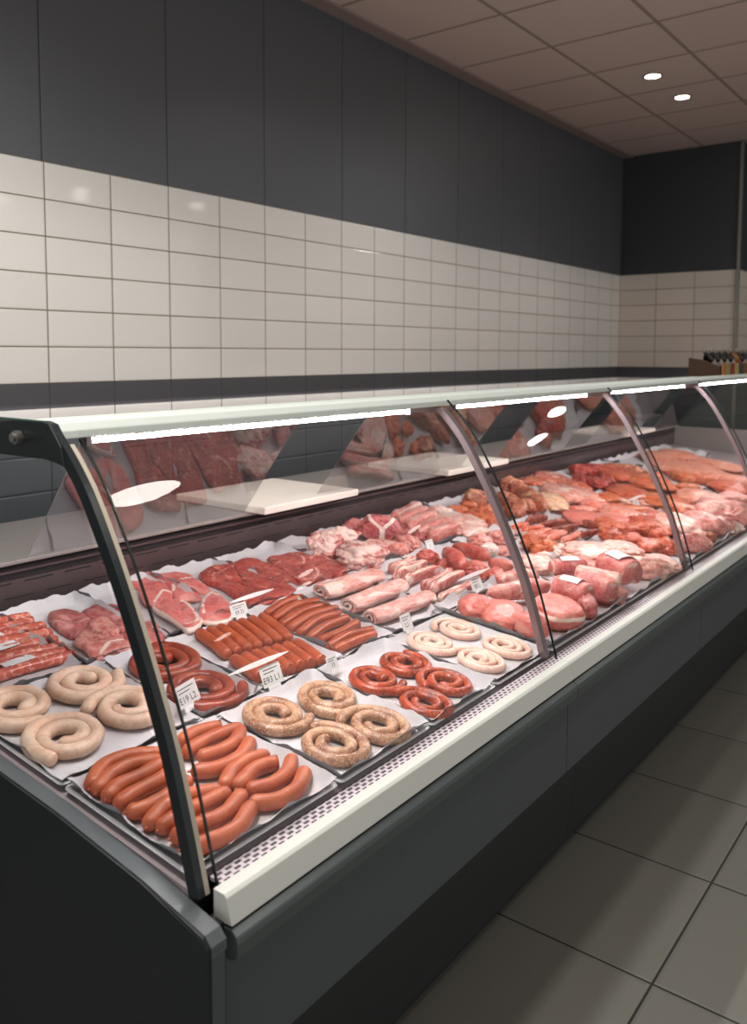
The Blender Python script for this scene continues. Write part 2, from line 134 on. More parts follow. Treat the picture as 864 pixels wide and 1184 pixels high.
dict(k='fillet',n='marinated_shank',l='knobbly brown marinated shank pointing to the front',c='meat',g='brown marinated shanks',m='brownmar',p=(1.092,4.023,0.753,3.674,0.068,0.045,0.01)),
dict(k='fillet',n='marinated_shank',l='brown marinated shank beside the dark glass joint',c='meat',g='brown marinated shanks',m='brownmar',p=(1.077,3.799,0.793,3.475,0.075,0.045,0)),
dict(k='blob',n='marinated_shank',l='round brown marinated lump at the tray front',c='meat',g='brown marinated shanks',m='brownmar',p=(0.847,3.654,0.044,0.057,0.04,0)),
dict(k='blob',n='meat_pack',l='film-wrapped pack of orange slices at the left rear',c='pack',g='film-wrapped meat packs',m='packorange',p=(1.138,4.319,0.068,0.092,0.028,0)),
dict(k='blob',n='meat_pack',l='film-wrapped pink pack at the back',c='pack',g='film-wrapped meat packs',m='packpink',p=(1.099,4.523,0.07,0.084,0.026,0)),
dict(k='blob',n='meat_pack',l='large pale film-wrapped pack in the middle',c='pack',g='film-wrapped meat packs',m='packpale',p=(0.891,4.197,0.101,0.153,0.032,0)),
dict(k='blob',n='meat_pack',l='orange film-wrapped pack at the right',c='pack',g='film-wrapped meat packs',m='packorange',p=(0.922,4.406,0.062,0.092,0.03,0)),
dict(k='blob',n='meat_pack',l='cream-coloured film-wrapped pack at the front',c='pack',g='film-wrapped meat packs',m='packcream',p=(0.86,3.948,0.07,0.121,0.03,0)),
dict(k='blob',n='beef_piece',l='dark red beef piece, rear left one in the glossy heap',c='meat',g='dark red beef pieces in a heap',m='darkbeef',p=(1.121,4.912,0.059,0.062,0.036,0)),
dict(k='blob',n='beef_piece',l='dark red beef piece, rear one in the glossy heap',c='meat',g='dark red beef pieces in a heap',m='darkbeef',p=(1.062,4.96,0.052,0.059,0.036,0.012)),
dict(k='blob',n='beef_piece',l='dark red beef piece, front left one in the glossy heap',c='meat',g='dark red beef pieces in a heap',m='darkbeef',p=(0.959,4.575,0.05,0.106,0.036,0)),
dict(k='blob',n='beef_piece',l='dark red beef piece, front one in the glossy heap',c='meat',g='dark red beef pieces in a heap',m='darkbeef',p=(0.879,4.565,0.05,0.11,0.036,0.008)),
dict(k='blob',n='beef_piece',l='dark red beef piece, right one in the glossy heap',c='meat',g='dark red beef pieces in a heap',m='darkbeef',p=(0.902,4.768,0.043,0.078,0.036,0)),
dict(k='fillet',n='beef_fillet',l='long pale red beef fillet beside the dark heap',c='meat',m='beef2',p=(1.081,5.114,0.795,4.985,0.074,0.03,0)),
dict(k='fillet',n='marinated_roast',l='long brown-orange marinated roast at the back wall',c='meat',m='brownmar',p=(1.116,5.196,0.817,5.264,0.071,0.038,0)),
dict(k='fillet',n='smoked_strip',l='dark smoked meat strip, first from the back of the four together',c='meat',g='dark smoked meat strips',m='darksmoke',p=(0.749,3.466,0.722,3.64,0.029,0.022,0)),
dict(k='fillet',n='smoked_strip',l='dark smoked meat strip, second from the back of the four together',c='meat',g='dark smoked meat strips',m='darksmoke',p=(0.68,3.427,0.633,3.642,0.029,0.022,0)),
dict(k='fillet',n='smoked_strip',l='dark smoked meat strip, third from the back of the four together',c='meat',g='dark smoked meat strips',m='darksmoke',p=(0.605,3.367,0.557,3.61,0.028,0.022,0)),
dict(k='fillet',n='smoked_strip',l='dark smoked meat strip, fourth from the back of the four together',c='meat',g='dark smoked meat strips',m='darksmoke',p=(0.517,3.364,0.438,3.604,0.028,0.022,0)),
dict(k='fillet',n='smoked_strip',l='long dark smoked strip lying apart on white paper',c='meat',g='dark smoked meat strips',m='darksmoke',p=(0.736,3.775,0.468,3.661,0.041,0.024,0)),
dict(k='strip',n='bacon_slice',l='bacon slice with orange edge and white fat, first from the back',c='meat',g='orange-edged bacon slices',m='bacon',p=(0.707,3.242,0.698,3.372,0.029,0.026,0.006)),
dict(k='strip',n='bacon_slice',l='bacon slice with orange edge and white fat, second from the back',c='meat',g='orange-edged bacon slices',m='bacon',p=(0.663,3.249,0.62,3.375,0.029,0.026,0.006)),
dict(k='strip',n='bacon_slice',l='bacon slice with orange edge and white fat, third from the back',c='meat',g='orange-edged bacon slices',m='bacon',p=(0.601,3.197,0.578,3.361,0.028,0.026,0.006)),
dict(k='strip',n='bacon_slice',l='bacon slice with orange edge and white fat, fourth from the back',c='meat',g='orange-edged bacon slices',m='bacon',p=(0.557,3.175,0.535,3.367,0.028,0.026,0.006)),
dict(k='strip',n='bacon_slice',l='bacon slice with orange edge and white fat, fifth from the back',c='meat',g='orange-edged bacon slices',m='bacon',p=(0.508,3.191,0.516,3.374,0.028,0.026,0.006)),
dict(k='strip',n='bacon_slice',l='bacon slice with orange edge and white fat, sixth from the back',c='meat',g='orange-edged bacon slices',m='bacon',p=(0.46,3.222,0.465,3.408,0.028,0.026,0.006)),
dict(k='blob',n='bacon_lump',l='orange glazed bacon lump, largest at the front',c='meat',g='orange-edged bacon slices',m='orange',p=(0.457,3.081,0.046,0.037,0.032,0.006)),
dict(k='blob',n='bacon_lump',l='orange glazed bacon lump at the left',c='meat',g='orange-edged bacon slices',m='orange',p=(0.541,3.1,0.032,0.03,0.032,0.006)),
dict(k='blob',n='bacon_lump',l='small red bacon lump below the others',c='meat',g='orange-edged bacon slices',m='orange',p=(0.453,3.002,0.024,0.017,0.032,0.006)),
dict(k='blob',n='fat_block',l='white fat block under the bacon, front',c='meat',g='orange-edged bacon slices',m='fatty',p=(0.424,2.988,0.032,0.018,0.025,0)),
dict(k='blob',n='fat_block',l='white fat block under the bacon, right',c='meat',g='orange-edged bacon slices',m='fatty',p=(0.416,3.097,0.033,0.035,0.03,0)),
dict(k='blob',n='seasoned_fillet',l='orange seasoned fillet at the rear',c='meat',g='seasoned fillets on white paper',m='orange',p=(0.703,4.319,0.088,0.068,0.022,0)),
dict(k='blob',n='seasoned_fillet',l='pale pink fillet left of a paper strip',c='meat',g='seasoned fillets on white paper',m='packpink',p=(0.678,4.105,0.068,0.049,0.022,0)),
dict(k='blob',n='seasoned_fillet',l='long pink fillet at the left edge',c='meat',g='seasoned fillets on white paper',m='packpink',p=(0.677,3.932,0.063,0.028,0.022,0)),
dict(k='blob',n='seasoned_fillet',l='reddish pink fillet in the middle of the white paper',c='meat',g='seasoned fillets on white paper',m='loin',p=(0.501,3.888,0.071,0.073,0.022,0)),
dict(k='blob',n='seasoned_fillet',l='long orange seasoned fillet in the centre',c='meat',g='seasoned fillets on white paper',m='orange',p=(0.516,4.158,0.105,0.048,0.022,0)),
dict(k='blob',n='seasoned_fillet',l='pale tan fillet under the white blade',c='meat',g='seasoned fillets on white paper',m='streak',p=(0.593,4.455,0.132,0.124,0.022,0)),
dict(k='blob',n='seasoned_fillet',l='pink fillet left of the second steel rib',c='meat',g='seasoned fillets on white paper',m='loin',p=(0.355,4.133,0.05,0.081,0.022,0)),
dict(k='blob',n='marinated_cutlet',l='knobbly orange marinated cutlet, leftmost of the heap',c='meat',g='orange marinated cutlets',m='orangered',p=(0.374,3.536,0.042,0.065,0.032,0)),
dict(k='blob',n='marinated_cutlet',l='knobbly orange marinated cutlet, rear left of the heap',c='meat',g='orange marinated cutlets',m='orangered',p=(0.349,3.651,0.05,0.033,0.032,0.01)),
dict(k='blob',n='marinated_cutlet',l='knobbly orange marinated cutlet, large front left of the heap',c='meat',g='orange marinated cutlets',m='orangered',p=(0.277,3.519,0.053,0.04,0.032,0)),
dict(k='blob',n='marinated_cutlet',l='knobbly orange marinated cutlet, rear right of the heap',c='meat',g='orange marinated cutlets',m='orangered',p=(0.287,3.745,0.057,0.033,0.032,0.008)),
dict(k='blob',n='marinated_cutlet',l='knobbly orange marinated cutlet, large front right of the heap',c='meat',g='orange marinated cutlets',m='orangered',p=(0.182,3.506,0.051,0.058,0.032,0)),
dict(k='blob',n='marinated_cutlet',l='knobbly orange marinated cutlet, upper right of the heap',c='meat',g='orange marinated cutlets',m='orangered',p=(0.201,3.652,0.033,0.03,0.032,0.016)),
dict(k='blob',n='marinated_cutlet',l='knobbly orange marinated cutlet, rightmost of the heap',c='meat',g='orange marinated cutlets',m='orangered',p=(0.132,3.57,0.035,0.077,0.032,0)),
dict(k='blob',n='pork_loin',l='smooth pink pork loin at the left end of the tray',c='meat',g='pork loins and roasts in the front tray',m='loin',p=(0.299,2.259,0.055,0.055,0.042,0)),
dict(k='blob',n='pork_loin',l='angular pink pork piece right of the smooth loin',c='meat',g='pork loins and roasts in the front tray',m='loin',p=(0.223,2.29,0.068,0.087,0.036,0)),
dict(k='fillet',n='pork_loin',l='rounded pork roll end nearest the tray corner',c='meat',g='pork loins and roasts in the front tray',m='loin',p=(0.179,2.273,0.043,2.264,0.065,0.038,0)),
dict(k='blob',n='pork_loin',l='large pork joint with a round cut face and fat edge',c='meat',g='pork loins and roasts in the front tray',m='loincut',p=(0.098,2.42,0.074,0.094,0.048,0),fork=2),
dict(k='fillet',n='pork_loin',l='long pale pork piece behind the front loins',c='meat',g='pork loins and roasts in the front tray',m='pork',p=(0.326,2.367,0.22,2.616,0.064,0.034,0.02)),
dict(k='fillet',n='pork_loin',l='pink pork piece just right of the white blade',c='meat',g='pork loins and roasts in the front tray',m='pork',p=(0.379,2.546,0.303,2.705,0.058,0.03,0.012)),
dict(k='roast',n='pork_roast',l='rolled pork roast with a big white paper label',c='meat',g='pork loins and roasts in the front tray',m='roast',p=(0.192,2.577,0.056,2.575,0.083,0.04,0.03),sticker=1),
dict(k='roast',n='pork_roast',l='rolled pork roast right of the labelled one',c='meat',g='pork loins and roasts in the front tray',m='roast',p=(0.164,2.712,0.023,2.689,0.079,0.042,0.02)),
dict(k='blob',n='pork_loin',l='dark pork end piece under the rolled roasts',c='meat',g='pork loins and roasts in the front tray',m='darkpork',p=(0.05,2.536,0.032,0.051,0.04,0)),
dict(k='roast',n='pork_roast',l='slim pale rolled roast in the middle of the pile',c='meat',g='pork loins and roasts in the front tray',m='belly',p=(0.189,2.754,0.027,2.768,0.062,0.036,0.04)),
dict(k='roast',n='pork_roast',l='thick upright roast end with a white label on top',c='meat',g='pork loins and roasts in the front tray',m='roast',p=(0.172,2.979,0.031,2.904,0.111,0.05,0.03),sticker=1),
dict(k='roast',n='pork_roast',l='small pork roast with a white sticker at the rear left',c='meat',g='pork loins and roasts in the front tray',m='roast',p=(0.298,2.775,0.217,2.9,0.061,0.034,0.03),sticker=1),
dict(k='blob',n='pork_belly',l='pale mottled pork belly mound at the right end',c='meat',g='pork loins and roasts in the front tray',m='streak',p=(0.051,3.132,0.079,0.15,0.045,0)),
dict(k='blob',n='pork_belly',l='flat pale pork belly slab at the back of the pile',c='meat',g='pork loins and roasts in the front tray',m='streak',p=(0.291,3.112,0.083,0.075,0.03,0.03)),
dict(k='blob',n='pork_belly',l='flat pale pork belly slab behind the labelled roast end',c='meat',g='pork loins and roasts in the front tray',m='streak',p=(0.206,3.219,0.068,0.08,0.03,0.03)),
dict(k='blob',n='pork_belly',l='pale pork piece filling under the roasts',c='meat',g='pork loins and roasts in the front tray',m='pork',p=(0.044,2.738,0.069,0.063,0.035,0)),
dict(k='blob',n='pork_roast',l='large mottled pink roast at the front left',c='meat',g='pink roasts beyond the second rib',m='pork',p=(0.142,4.081,0.082,0.107,0.05,0)),
dict(k='blob',n='pork_roast',l='pink roast with a dark cut end',c='meat',g='pink roasts beyond the second rib',m='darkpork',p=(0.053,4.177,0.059,0.074,0.048,0)),
dict(k='blob',n='pork_roast',l='pale roast behind the front ones',c='meat',g='pink roasts beyond the second rib',m='streak',p=(0.192,4.455,0.077,0.054,0.045,0)),
dict(k='blob',n='pork_roast',l='broad pink roast at the middle right',c='meat',g='pink roasts beyond the second rib',m='pork',p=(0.115,4.53,0.074,0.055,0.05,0)),
dict(k='blob',n='pork_roast',l='flat pale joint at the back of the pink roasts',c='meat',g='pink roasts beyond the second rib',m='streak',p=(0.322,4.774,0.086,0.055,0.035,0)),
dict(k='blob',n='pork_roast',l='flat rosy joint at the back right',c='meat',g='pink roasts beyond the second rib',m='pork',p=(0.214,4.932,0.084,0.06,0.035,0)),
dict(k='blob',n='pork_roast',l='pink roast cut off by the frame',c='meat',g='pink roasts beyond the second rib',m='pork',p=(0.036,4.414,0.043,0.056,0.05,0)),
dict(k='fillet',n='marinated_roast',l='brown-orange roast behind the second steel rib at the tray front',c='meat',m='brownmar',p=(0.112,3.712,0.03,3.911,0.042,0.035,0)),
dict(k='fillet',n='marinated_fillet',l='bright orange marinated fillet, rear one of the far group',c='meat',g='orange marinated fillets at the far end',m='orange',p=(0.75,5.417,0.541,5.281,0.07,0.035,0)),
dict(k='fillet',n='marinated_fillet',l='bright orange marinated fillet, right one of the far group',c='meat',g='orange marinated fillets at the far end',m='orange',p=(0.611,5.365,0.451,5.42,0.069,0.035,0)),
dict(k='fillet',n='marinated_fillet',l='bright orange marinated fillet, front one of the far group',c='meat',g='orange marinated fillets at the far end',m='orange',p=(0.555,4.96,0.427,5.04,0.064,0.035,0)),
dict(k='fillet',n='marinated_fillet',l='bright orange marinated fillet, left with dark edge one of the far group',c='meat',g='orange marinated fillets at the far end',m='orange',p=(0.734,4.981,0.749,5.28,0.065,0.035,0)),
dict(k='blob',n='pork_slice',l='flat salmon-pink meat slice, left rear of the farthest layer',c='meat',g='salmon pink slices at the far end',m='salmon',p=(1.042,6.125,0.088,0.194,0.024,0)),
dict(k='blob',n='pork_slice',l='flat salmon-pink meat slice, right rear of the farthest layer',c='meat',g='salmon pink slices at the far end',m='salmon',p=(0.966,6.352,0.119,0.257,0.024,0)),
dict(k='blob',n='pork_slice',l='flat salmon-pink meat slice, front middle of the farthest layer',c='meat',g='salmon pink slices at the far end',m='salmon',p=(0.73,5.883,0.097,0.214,0.024,0)),
dict(k='blob',n='pork_slice',l='flat salmon-pink meat slice, middle of the farthest layer',c='meat',g='salmon pink slices at the far end',m='salmon',p=(0.687,6.096,0.091,0.2,0.024,0)),
dict(k='blob',n='pork_slice',l='flat salmon-pink meat slice, right of the farthest layer',c='meat',g='salmon pink slices at the far end',m='salmon',p=(0.61,6.142,0.119,0.217,0.024,0)),
dict(k='blob',n='marinated_steak',l='orange-pink steak lump at the far right end',c='meat',m='orangered',p=(0.313,5.268,0.104,0.15,0.035,0)),
dict(k='blob',n='marinated_fillet',l='orange-red fillet between dark glass joint and second rib',c='meat',g='marinated fillets in the far trays',m='orangered',p=(0.639,4.491,0.09,0.197,0.032,0)),
dict(k='blob',n='marinated_fillet',l='long bright orange fillet behind the second rib',c='meat',g='marinated fillets in the far trays',m='orange',p=(0.714,4.974,0.12,0.178,0.032,0)),
dict(k='blob',n='marinated_fillet',l='orange fillet in front of the far orange group',c='meat',g='marinated fillets in the far trays',m='orange',p=(0.414,4.471,0.117,0.16,0.032,0)),
dict(k='blob',n='marinated_fillet',l='reddish piece between beef heap and long roast',c='meat',g='marinated fillets in the far trays',m='orangered',p=(0.96,5.048,0.112,0.193,0.032,0)),
dict(k='blob',n='meat_pack',l='pink wrapped pack at the rear wall of the case',c='pack',g='wrapped packs beyond the shanks',m='packpink',p=(1.154,4.538,0.089,0.14,0.026,0)),
dict(k='blob',n='meat_pack',l='pale wrapped pack in front of the beef heap',c='pack',g='wrapped packs beyond the shanks',m='packpale',p=(0.838,4.244,0.092,0.177,0.026,0)),
dict(k='blob',n='meat_pack',l='small orange wrapped pack between the pale ones',c='pack',g='wrapped packs beyond the shanks',m='packorange',p=(1.018,4.471,0.071,0.115,0.026,0)),
dict(k='blob',n='pork_joint',l='pale joint just right of the second rib joint line',c='meat',g='pink pork joints at the far right',m='streak',p=(0.209,3.992,0.079,0.173,0.042,0)),
dict(k='blob',n='pork_joint',l='pink joint in the last front tray',c='meat',g='pink pork joints at the far right',m='pork',p=(0.186,4.549,0.086,0.189,0.042,0)),
dict(k='blob',n='pork_joint',l='pale joint at the frame edge',c='meat',g='pink pork joints at the far right',m='streak',p=(-0.012,4.148,0.076,0.167,0.042,0)),
dict(k='blob',n='pork_joint',l='salmon-pink piece behind the pale joints',c='meat',g='pink pork joints at the far right',m='salmon',p=(0.336,4.718,0.102,0.134,0.042,0)),
dict(k='blob',n='pork_joint',l='pink joint at the front glass, far right',c='meat',g='pink pork joints at the far right',m='pork',p=(0.001,3.678,0.07,0.13,0.042,0)),
dict(k='blob',n='pork_slice',l='salmon-pink meat slice of the lower layer, front left',c='meat',g='salmon-pink slices at the far end',m='salmon',p=(0.775,5.658,0.117,0.212,0.026,0)),
dict(k='blob',n='pork_slice',l='salmon-pink meat slice of the lower layer, front right',c='meat',g='salmon-pink slices at the far end',m='salmon',p=(0.578,5.713,0.117,0.244,0.026,0)),
dict(k='blob',n='pork_slice',l='salmon-pink meat slice of the lower layer, far left',c='meat',g='salmon-pink slices at the far end',m='salmon',p=(1.021,6.014,0.099,0.205,0.026,0)),
dict(k='blob',n='pork_slice',l='salmon-pink meat slice of the lower layer, at the frame edge',c='meat',g='salmon-pink slices at the far end',m='salmon',p=(0.379,5.609,0.093,0.204,0.026,0)),
dict(k='blob',n='seasoned_piece',l='pale pink piece left of the second rib',c='meat',g='seasoned pieces by the second rib',m='packpink',p=(0.511,4.008,0.078,0.107,0.028,0)),
dict(k='blob',n='seasoned_piece',l='rosy piece behind the dark strips',c='meat',g='seasoned pieces by the second rib',m='loin',p=(0.604,3.754,0.075,0.082,0.028,0)),
dict(k='blob',n='seasoned_piece',l='orange cutlet just behind the second rib',c='meat',g='seasoned pieces by the second rib',m='orangered',p=(0.313,3.887,0.08,0.128,0.028,0)),
dict(k='blob',n='seasoned_piece',l='orange cutlet at the back of the cutlet heap',c='meat',g='seasoned pieces by the second rib',m='orangered',p=(0.44,3.716,0.063,0.075,0.028,0)),
dict(k='blob',n='pork_trimming',l='pink trimming behind the rolled roasts',c='meat',g='pork trimmings under the roast pile',m='pork',p=(0.274,3.006,0.061,0.106,0.03,0)),
dict(k='blob',n='pork_trimming',l='pale trimming left of the rolled roasts by the rib',c='meat',g='pork trimmings under the roast pile',m='streak',p=(0.401,2.876,0.068,0.078,0.03,0)),
dict(k='blob',n='pork_trimming',l='pale trimming at the right end of the roast tray',c='meat',g='pork trimmings under the roast pile',m='streak',p=(0.084,3.267,0.078,0.093,0.03,0)),
dict(k='blob',n='pork_trimming',l='pink trimming in front of the round-cut joint',c='meat',g='pork trimmings under the roast pile',m='pork',p=(0.068,2.43,0.046,0.062,0.03,0))
]
LED, AMB = 195.0, .74
def LIGHTS():
    warm = (1, .95, .89); cool = (1, .975, .95)
    # strong ceiling lamp in line with the counter front
    spot('counter_lamp', (-1.2, .45, 3.40), 190, 150, .5, warm, .10)
    # round ceiling lamps over the shop floor
    for x, y, s, p in ((.05, 2.78, .46, 16), (-.73, 7.19, .34, 8), (.345, 7.69, .3, 7)):
        area('round_ceiling_lamp', (x, y, 3.41), s, p, warm)
    # small downlights on the shop side
    for x, y in ((2.45, 5.65), (2.82, 5.9), (2.1, 7.05), (3.65, 5.4)):
        area('shop_downlight', (x, y, 3.41), .17, 1.1, warm)
    for x, y in ((-2.01, 5.618), (-2.0, 6.195)):
        spot('rear_downlight', (x, y, 3.40), 8, 110, .7, warm, .05)
    for x, y, e in ((-1.73, 1.2, 85), (-1.73, 3.9, 75), (-1.73, 5.4, 16)):  # unseen spots added to brighten the wall; middle one placed from a wall highlight
        spot('wall_fill_spot', (x, y, 3.38), e, 150, .9, cool, .12)
# ------------------------------------------------------------------ helpers
def lin(r, g, b):
    f = lambda c: (c/255/12.92) if c/255 <= .04045 else ((c/255+.055)/1.055)**2.4
    return (f(r), f(g), f(b), 1)

def tag(o, label=None, cat=None, group=None, kind=None):
    if label: o['label'] = label
    if cat: o['category'] = cat
    if group: o['group'] = group
    if kind: o['kind'] = kind
    return o

def mesh_obj(name, verts, faces, mat=None, parent=None, smooth=False, attr=None, matidx=None):
    me = bpy.data.meshes.new(name)
    me.from_pydata([tuple(v) for v in verts], [], faces)
    for m in (mat if isinstance(mat, (list, tuple)) else [mat]):
        if m: me.materials.append(m)
    if matidx:
        for p, i in zip(me.polygons, matidx): p.material_index = i
    if smooth: me.polygons.foreach_set('use_smooth', [True]*len(me.polygons))
    if attr:
        a = me.attributes.new('fat', 'FLOAT', 'POINT'); a.data.foreach_set('value', attr)
    me.update()
    o = bpy.data.objects.new(name, me); COL.objects.link(o)
    if parent: o.parent = parent
    return o

def bm_obj(name, bm, mat, parent=None, smooth=False):
    bmesh.ops.recalc_face_normals(bm, faces=bm.faces[:])
    me = bpy.data.meshes.new(name); bm.to_mesh(me); bm.free()
    me.materials.append(mat)
    if smooth: me.polygons.foreach_set('use_smooth', [True]*len(me.polygons))
    o = bpy.data.objects.new(name, me); COL.objects.link(o)
    if parent: o.parent = parent
    return o

def empty(name, loc=(0, 0, 0), mat=None):
    o = bpy.data.objects.new(name, None); COL.objects.link(o); o.empty_display_size = .05
    if mat is not None: o.matrix_world = mat
    else: o.location = loc
    return o

def bm_box(bm, x0, x1, y0, y1, z0, z1, bev=0):
    vs = [bm.verts.new((x, y, z)) for x in (x0, x1) for y in (y0, y1) for z in (z0, z1)]
    fs = [bm.faces.new([vs[i] for i in f]) for f in ((0, 1, 3, 2), (4, 6, 7, 5), (0, 4, 5, 1), (2, 3, 7, 6), (0, 2, 6, 4), (1, 5, 7, 3))]
    if bev:
        es = list({e for f in fs for e in f.edges})
        bmesh.ops.bevel(bm, geom=es, offset=bev, segments=2, affect='EDGES', profile=.6)

def box(name, x0, x1, y0, y1, z0, z1, mat, parent=None, bev=0):
    bm = bmesh.new(); bm_box(bm, x0, x1, y0, y1, z0, z1, bev)
    return bm_obj(name, bm, mat, parent)

def prism(name, prof, y0, y1, mat, parent=None, bev=0, smooth=False):
    """closed (x,z) profile extruded along y"""
    bm = bmesh.new()
    a = [bm.verts.new((x, y0, z)) for x, z in prof]; b = [bm.verts.new((x, y1, z)) for x, z in prof]
    n = len(prof)
    for i in range(n): bm.faces.new((a[i], a[(i+1) % n], b[(i+1) % n], b[i]))
    bm.faces.new(a[::-1]); bm.faces.new(b)
    if bev: bmesh.ops.bevel(bm, geom=bm.edges[:], offset=bev, segments=2, affect='EDGES', profile=.6)
    return bm_obj(name, bm, mat, parent, smooth)

def catmull(pts, n, closed=False):
    pts = [Vector(p) for p in pts]; out = []
    m = len(pts); seg = m if closed else m-1
    for k in range(n if closed else n+1):
        t = k/n*seg; i = min(int(t), seg-1); u = t-i
        g = (lambda j: pts[j % m]) if closed else (lambda j: pts[max(0, min(m-1, j))])
        p0, p1, p2, p3 = g(i-1), g(i), g(i+1), g(i+2)
        if not closed and i == 0: p0 = p1*2-p2
        if not closed and i == seg-1: p3 = p2*2-p1
        out.append(.5*((2*p1)+(p2-p0)*u+(2*p0-5*p1+4*p2-p3)*u*u+(3*p1-p0-3*p2+p3)*u**3))
    return out

def sweep(path, section, up=Vector((0, 0, 1))):
    """path: list of Vector; section(i) -> list of (side, up) offsets. Returns verts, faces (capped)."""
    vs, fs = [], []; n = len(path); k = None
    for i, p in enumerate(path):
        t = (path[min(i+1, n-1)]-path[max(i-1, 0)]).normalized()
        s = t.cross(up).normalized(); u = s.cross(t)
        sec = section(i); k = len(sec)
        for a, b in sec: vs.append(p+s*a+u*b)
    for i in range(n-1):
        for j in range(k):
            a = i*k+j; b = i*k+(j+1) % k
            fs.append((a, b, b+k, a+k))
    fs.append(tuple(range(k))[::-1]); fs.append(tuple((n-1)*k+j for j in range(k)))
    return vs, fs

def tube_path(pts, r, n=16, seg=14, wob=0, flat=.97, seed=0):
    """sausage tube with rounded ends and a small nub at each end"""
    core = catmull(pts, n)
    d0 = (core[0]-core[1]).normalized(); d1 = (core[-1]-core[-2]).normalized()
    A = [core[0]-d0*r*(1-x) for x in (1.0, )]
    prof = [(-.02, .12), (.0, .3), (.1, .56), (.3, .8), (.62, .96)]
    p0, p1 = core[0], core[-1]
    full, rad = [], []
    for x, q in prof: full.append(p0+d0*r*(.9-x)); rad.append(q)
    for p in core[1:-1]: full.append(p); rad.append(1)
    for x, q in prof[::-1]: full.append(p1+d1*r*(.9-x)); rad.append(q)
    def sec(i):
        out = []
        for j in range(seg):
            a = 2*math.pi*j/seg
            w = 1
            if wob: w += wob*noise.noise(full[i]*55+Vector((math.cos(a), math.sin(a), seed)))
            out.append((math.cos(a)*r*rad[i]*w, math.sin(a)*r*rad[i]*w*flat))
        return out
    return sweep(full, sec)

# ------------------------------------------------------------------ node materials
class NT:
    def __init__(self, name):
        self.m = bpy.data.materials.new(name); self.m.use_nodes = True
        self.t = self.m.node_tree; self.t.nodes.clear()
        self.out = self.t.nodes.new('ShaderNodeOutputMaterial')
    def n(self, kind, **kw):
        nd = self.t.nodes.new(kind)
        for k, v in kw.items():
            if k in nd.inputs: nd.inputs[k].default_value = v
            else: setattr(nd, k, v)
        return nd
    def l(self, a, b): self.t.links.new(a, b)
    def put(self, nd, key, v):
        if isinstance(v, bpy.types.NodeSocket): self.l(v, nd.inputs[key])
        else: nd.inputs[key].default_value = v
    def math(self, op, a, b=None, c=None):
        nd = self.n('ShaderNodeMath', operation=op)
        for i, v in enumerate((a, b, c)):
            if v is not None: self.put(nd, i, v)
        return nd.outputs[0]
    def mix(self, fac, a, b):
        nd = self.n('ShaderNodeMix', data_type='RGBA')
        self.put(nd, 0, fac); self.put(nd, 6, a); self.put(nd, 7, b)
        return nd.outputs[2]
    def ramp(self, v, stops):
        nd = self.n('ShaderNodeValToRGB'); el = nd.color_ramp.elements
        while len(el) < len(stops): el.new(.5)
        for e, (p, c) in zip(el, stops): e.position = p; e.color = c if len(c) == 4 else (*c, 1)
        self.put(nd, 0, v); return nd.outputs[0]
    def step(self, v, a, b):
        nd = self.n('ShaderNodeMapRange', interpolation_type='SMOOTHSTEP')
        self.put(nd, 0, v); nd.inputs[1].default_value = a; nd.inputs[2].default_value = b
        return nd.outputs[0]
    def obj_co(self, scale=1, jitter=True):
        co = self.n('ShaderNodeTexCoord').outputs['Object']
        if jitter:
            r = self.n('ShaderNodeObjectInfo').outputs['Random']
            v = self.n('ShaderNodeVectorMath', operation='ADD'); self.l(co, v.inputs[0])
            s = self.math('MULTIPLY', r, 37.0); self.l(s, v.inputs[1]); co = v.outputs[0]
        return co
    def noise(self, co, scale, detail=3, rough=.55, dist=0):
        nd = self.n('ShaderNodeTexNoise'); self.l(co, nd.inputs['Vector'])
        nd.inputs['Scale'].default_value = scale; nd.inputs['Detail'].default_value = detail
        nd.inputs['Roughness'].default_value = rough; nd.inputs['Distortion'].default_value = dist
        return nd.outputs[0]
    def bump(self, h, strength=.3, dist=.002):
        nd = self.n('ShaderNodeBump'); nd.inputs['Strength'].default_value = strength
        nd.inputs['Distance'].default_value = dist; self.l(h, nd.inputs['Height']); return nd.outputs[0]
    def principled(self, color, rough=.5, metal=0, normal=None, spec=.5, sss=0, emit=None, estr=0, coat=0, alpha=None):
        p = self.n('ShaderNodeBsdfPrincipled')
        self.put(p, 'Base Color', color); self.put(p, 'Roughness', rough); self.put(p, 'Metallic', metal)
        self.put(p, 'Specular IOR Level', spec)
        if normal is not None: self.l(normal, p.inputs['Normal'])
        if sss:
            p.inputs['Subsurface Weight'].default_value = sss; p.inputs['Subsurface Radius'].default_value = (.012, .004, .003); p.inputs['Subsurface Scale'].default_value = .6
        if emit: p.inputs['Emission Color'].default_value = emit; p.inputs['Emission Strength'].default_value = estr
        if coat: p.inputs['Coat Weight'].default_value = coat; p.inputs['Coat Roughness'].default_value = .15
        self.l(p.outputs[0], self.out.inputs[0]); return self.m

def plain(name, col, rough=.5, metal=0, bump=0, bscale=60, spec=.5, var=.08):
    t = NT(name); co = t.obj_co()
    v = t.noise(co, bscale*.2, 4)
    d = tuple(c*(1-var) for c in col[:3])+(1,); u = tuple(min(1, c*(1+var)) for c in col[:3])+(1,)
    c = t.mix(v, d, u)
    nrm = t.bump(t.noise(co, bscale, 3), bump, .002) if bump else None
    return t.principled(c, rough, metal, nrm, spec)

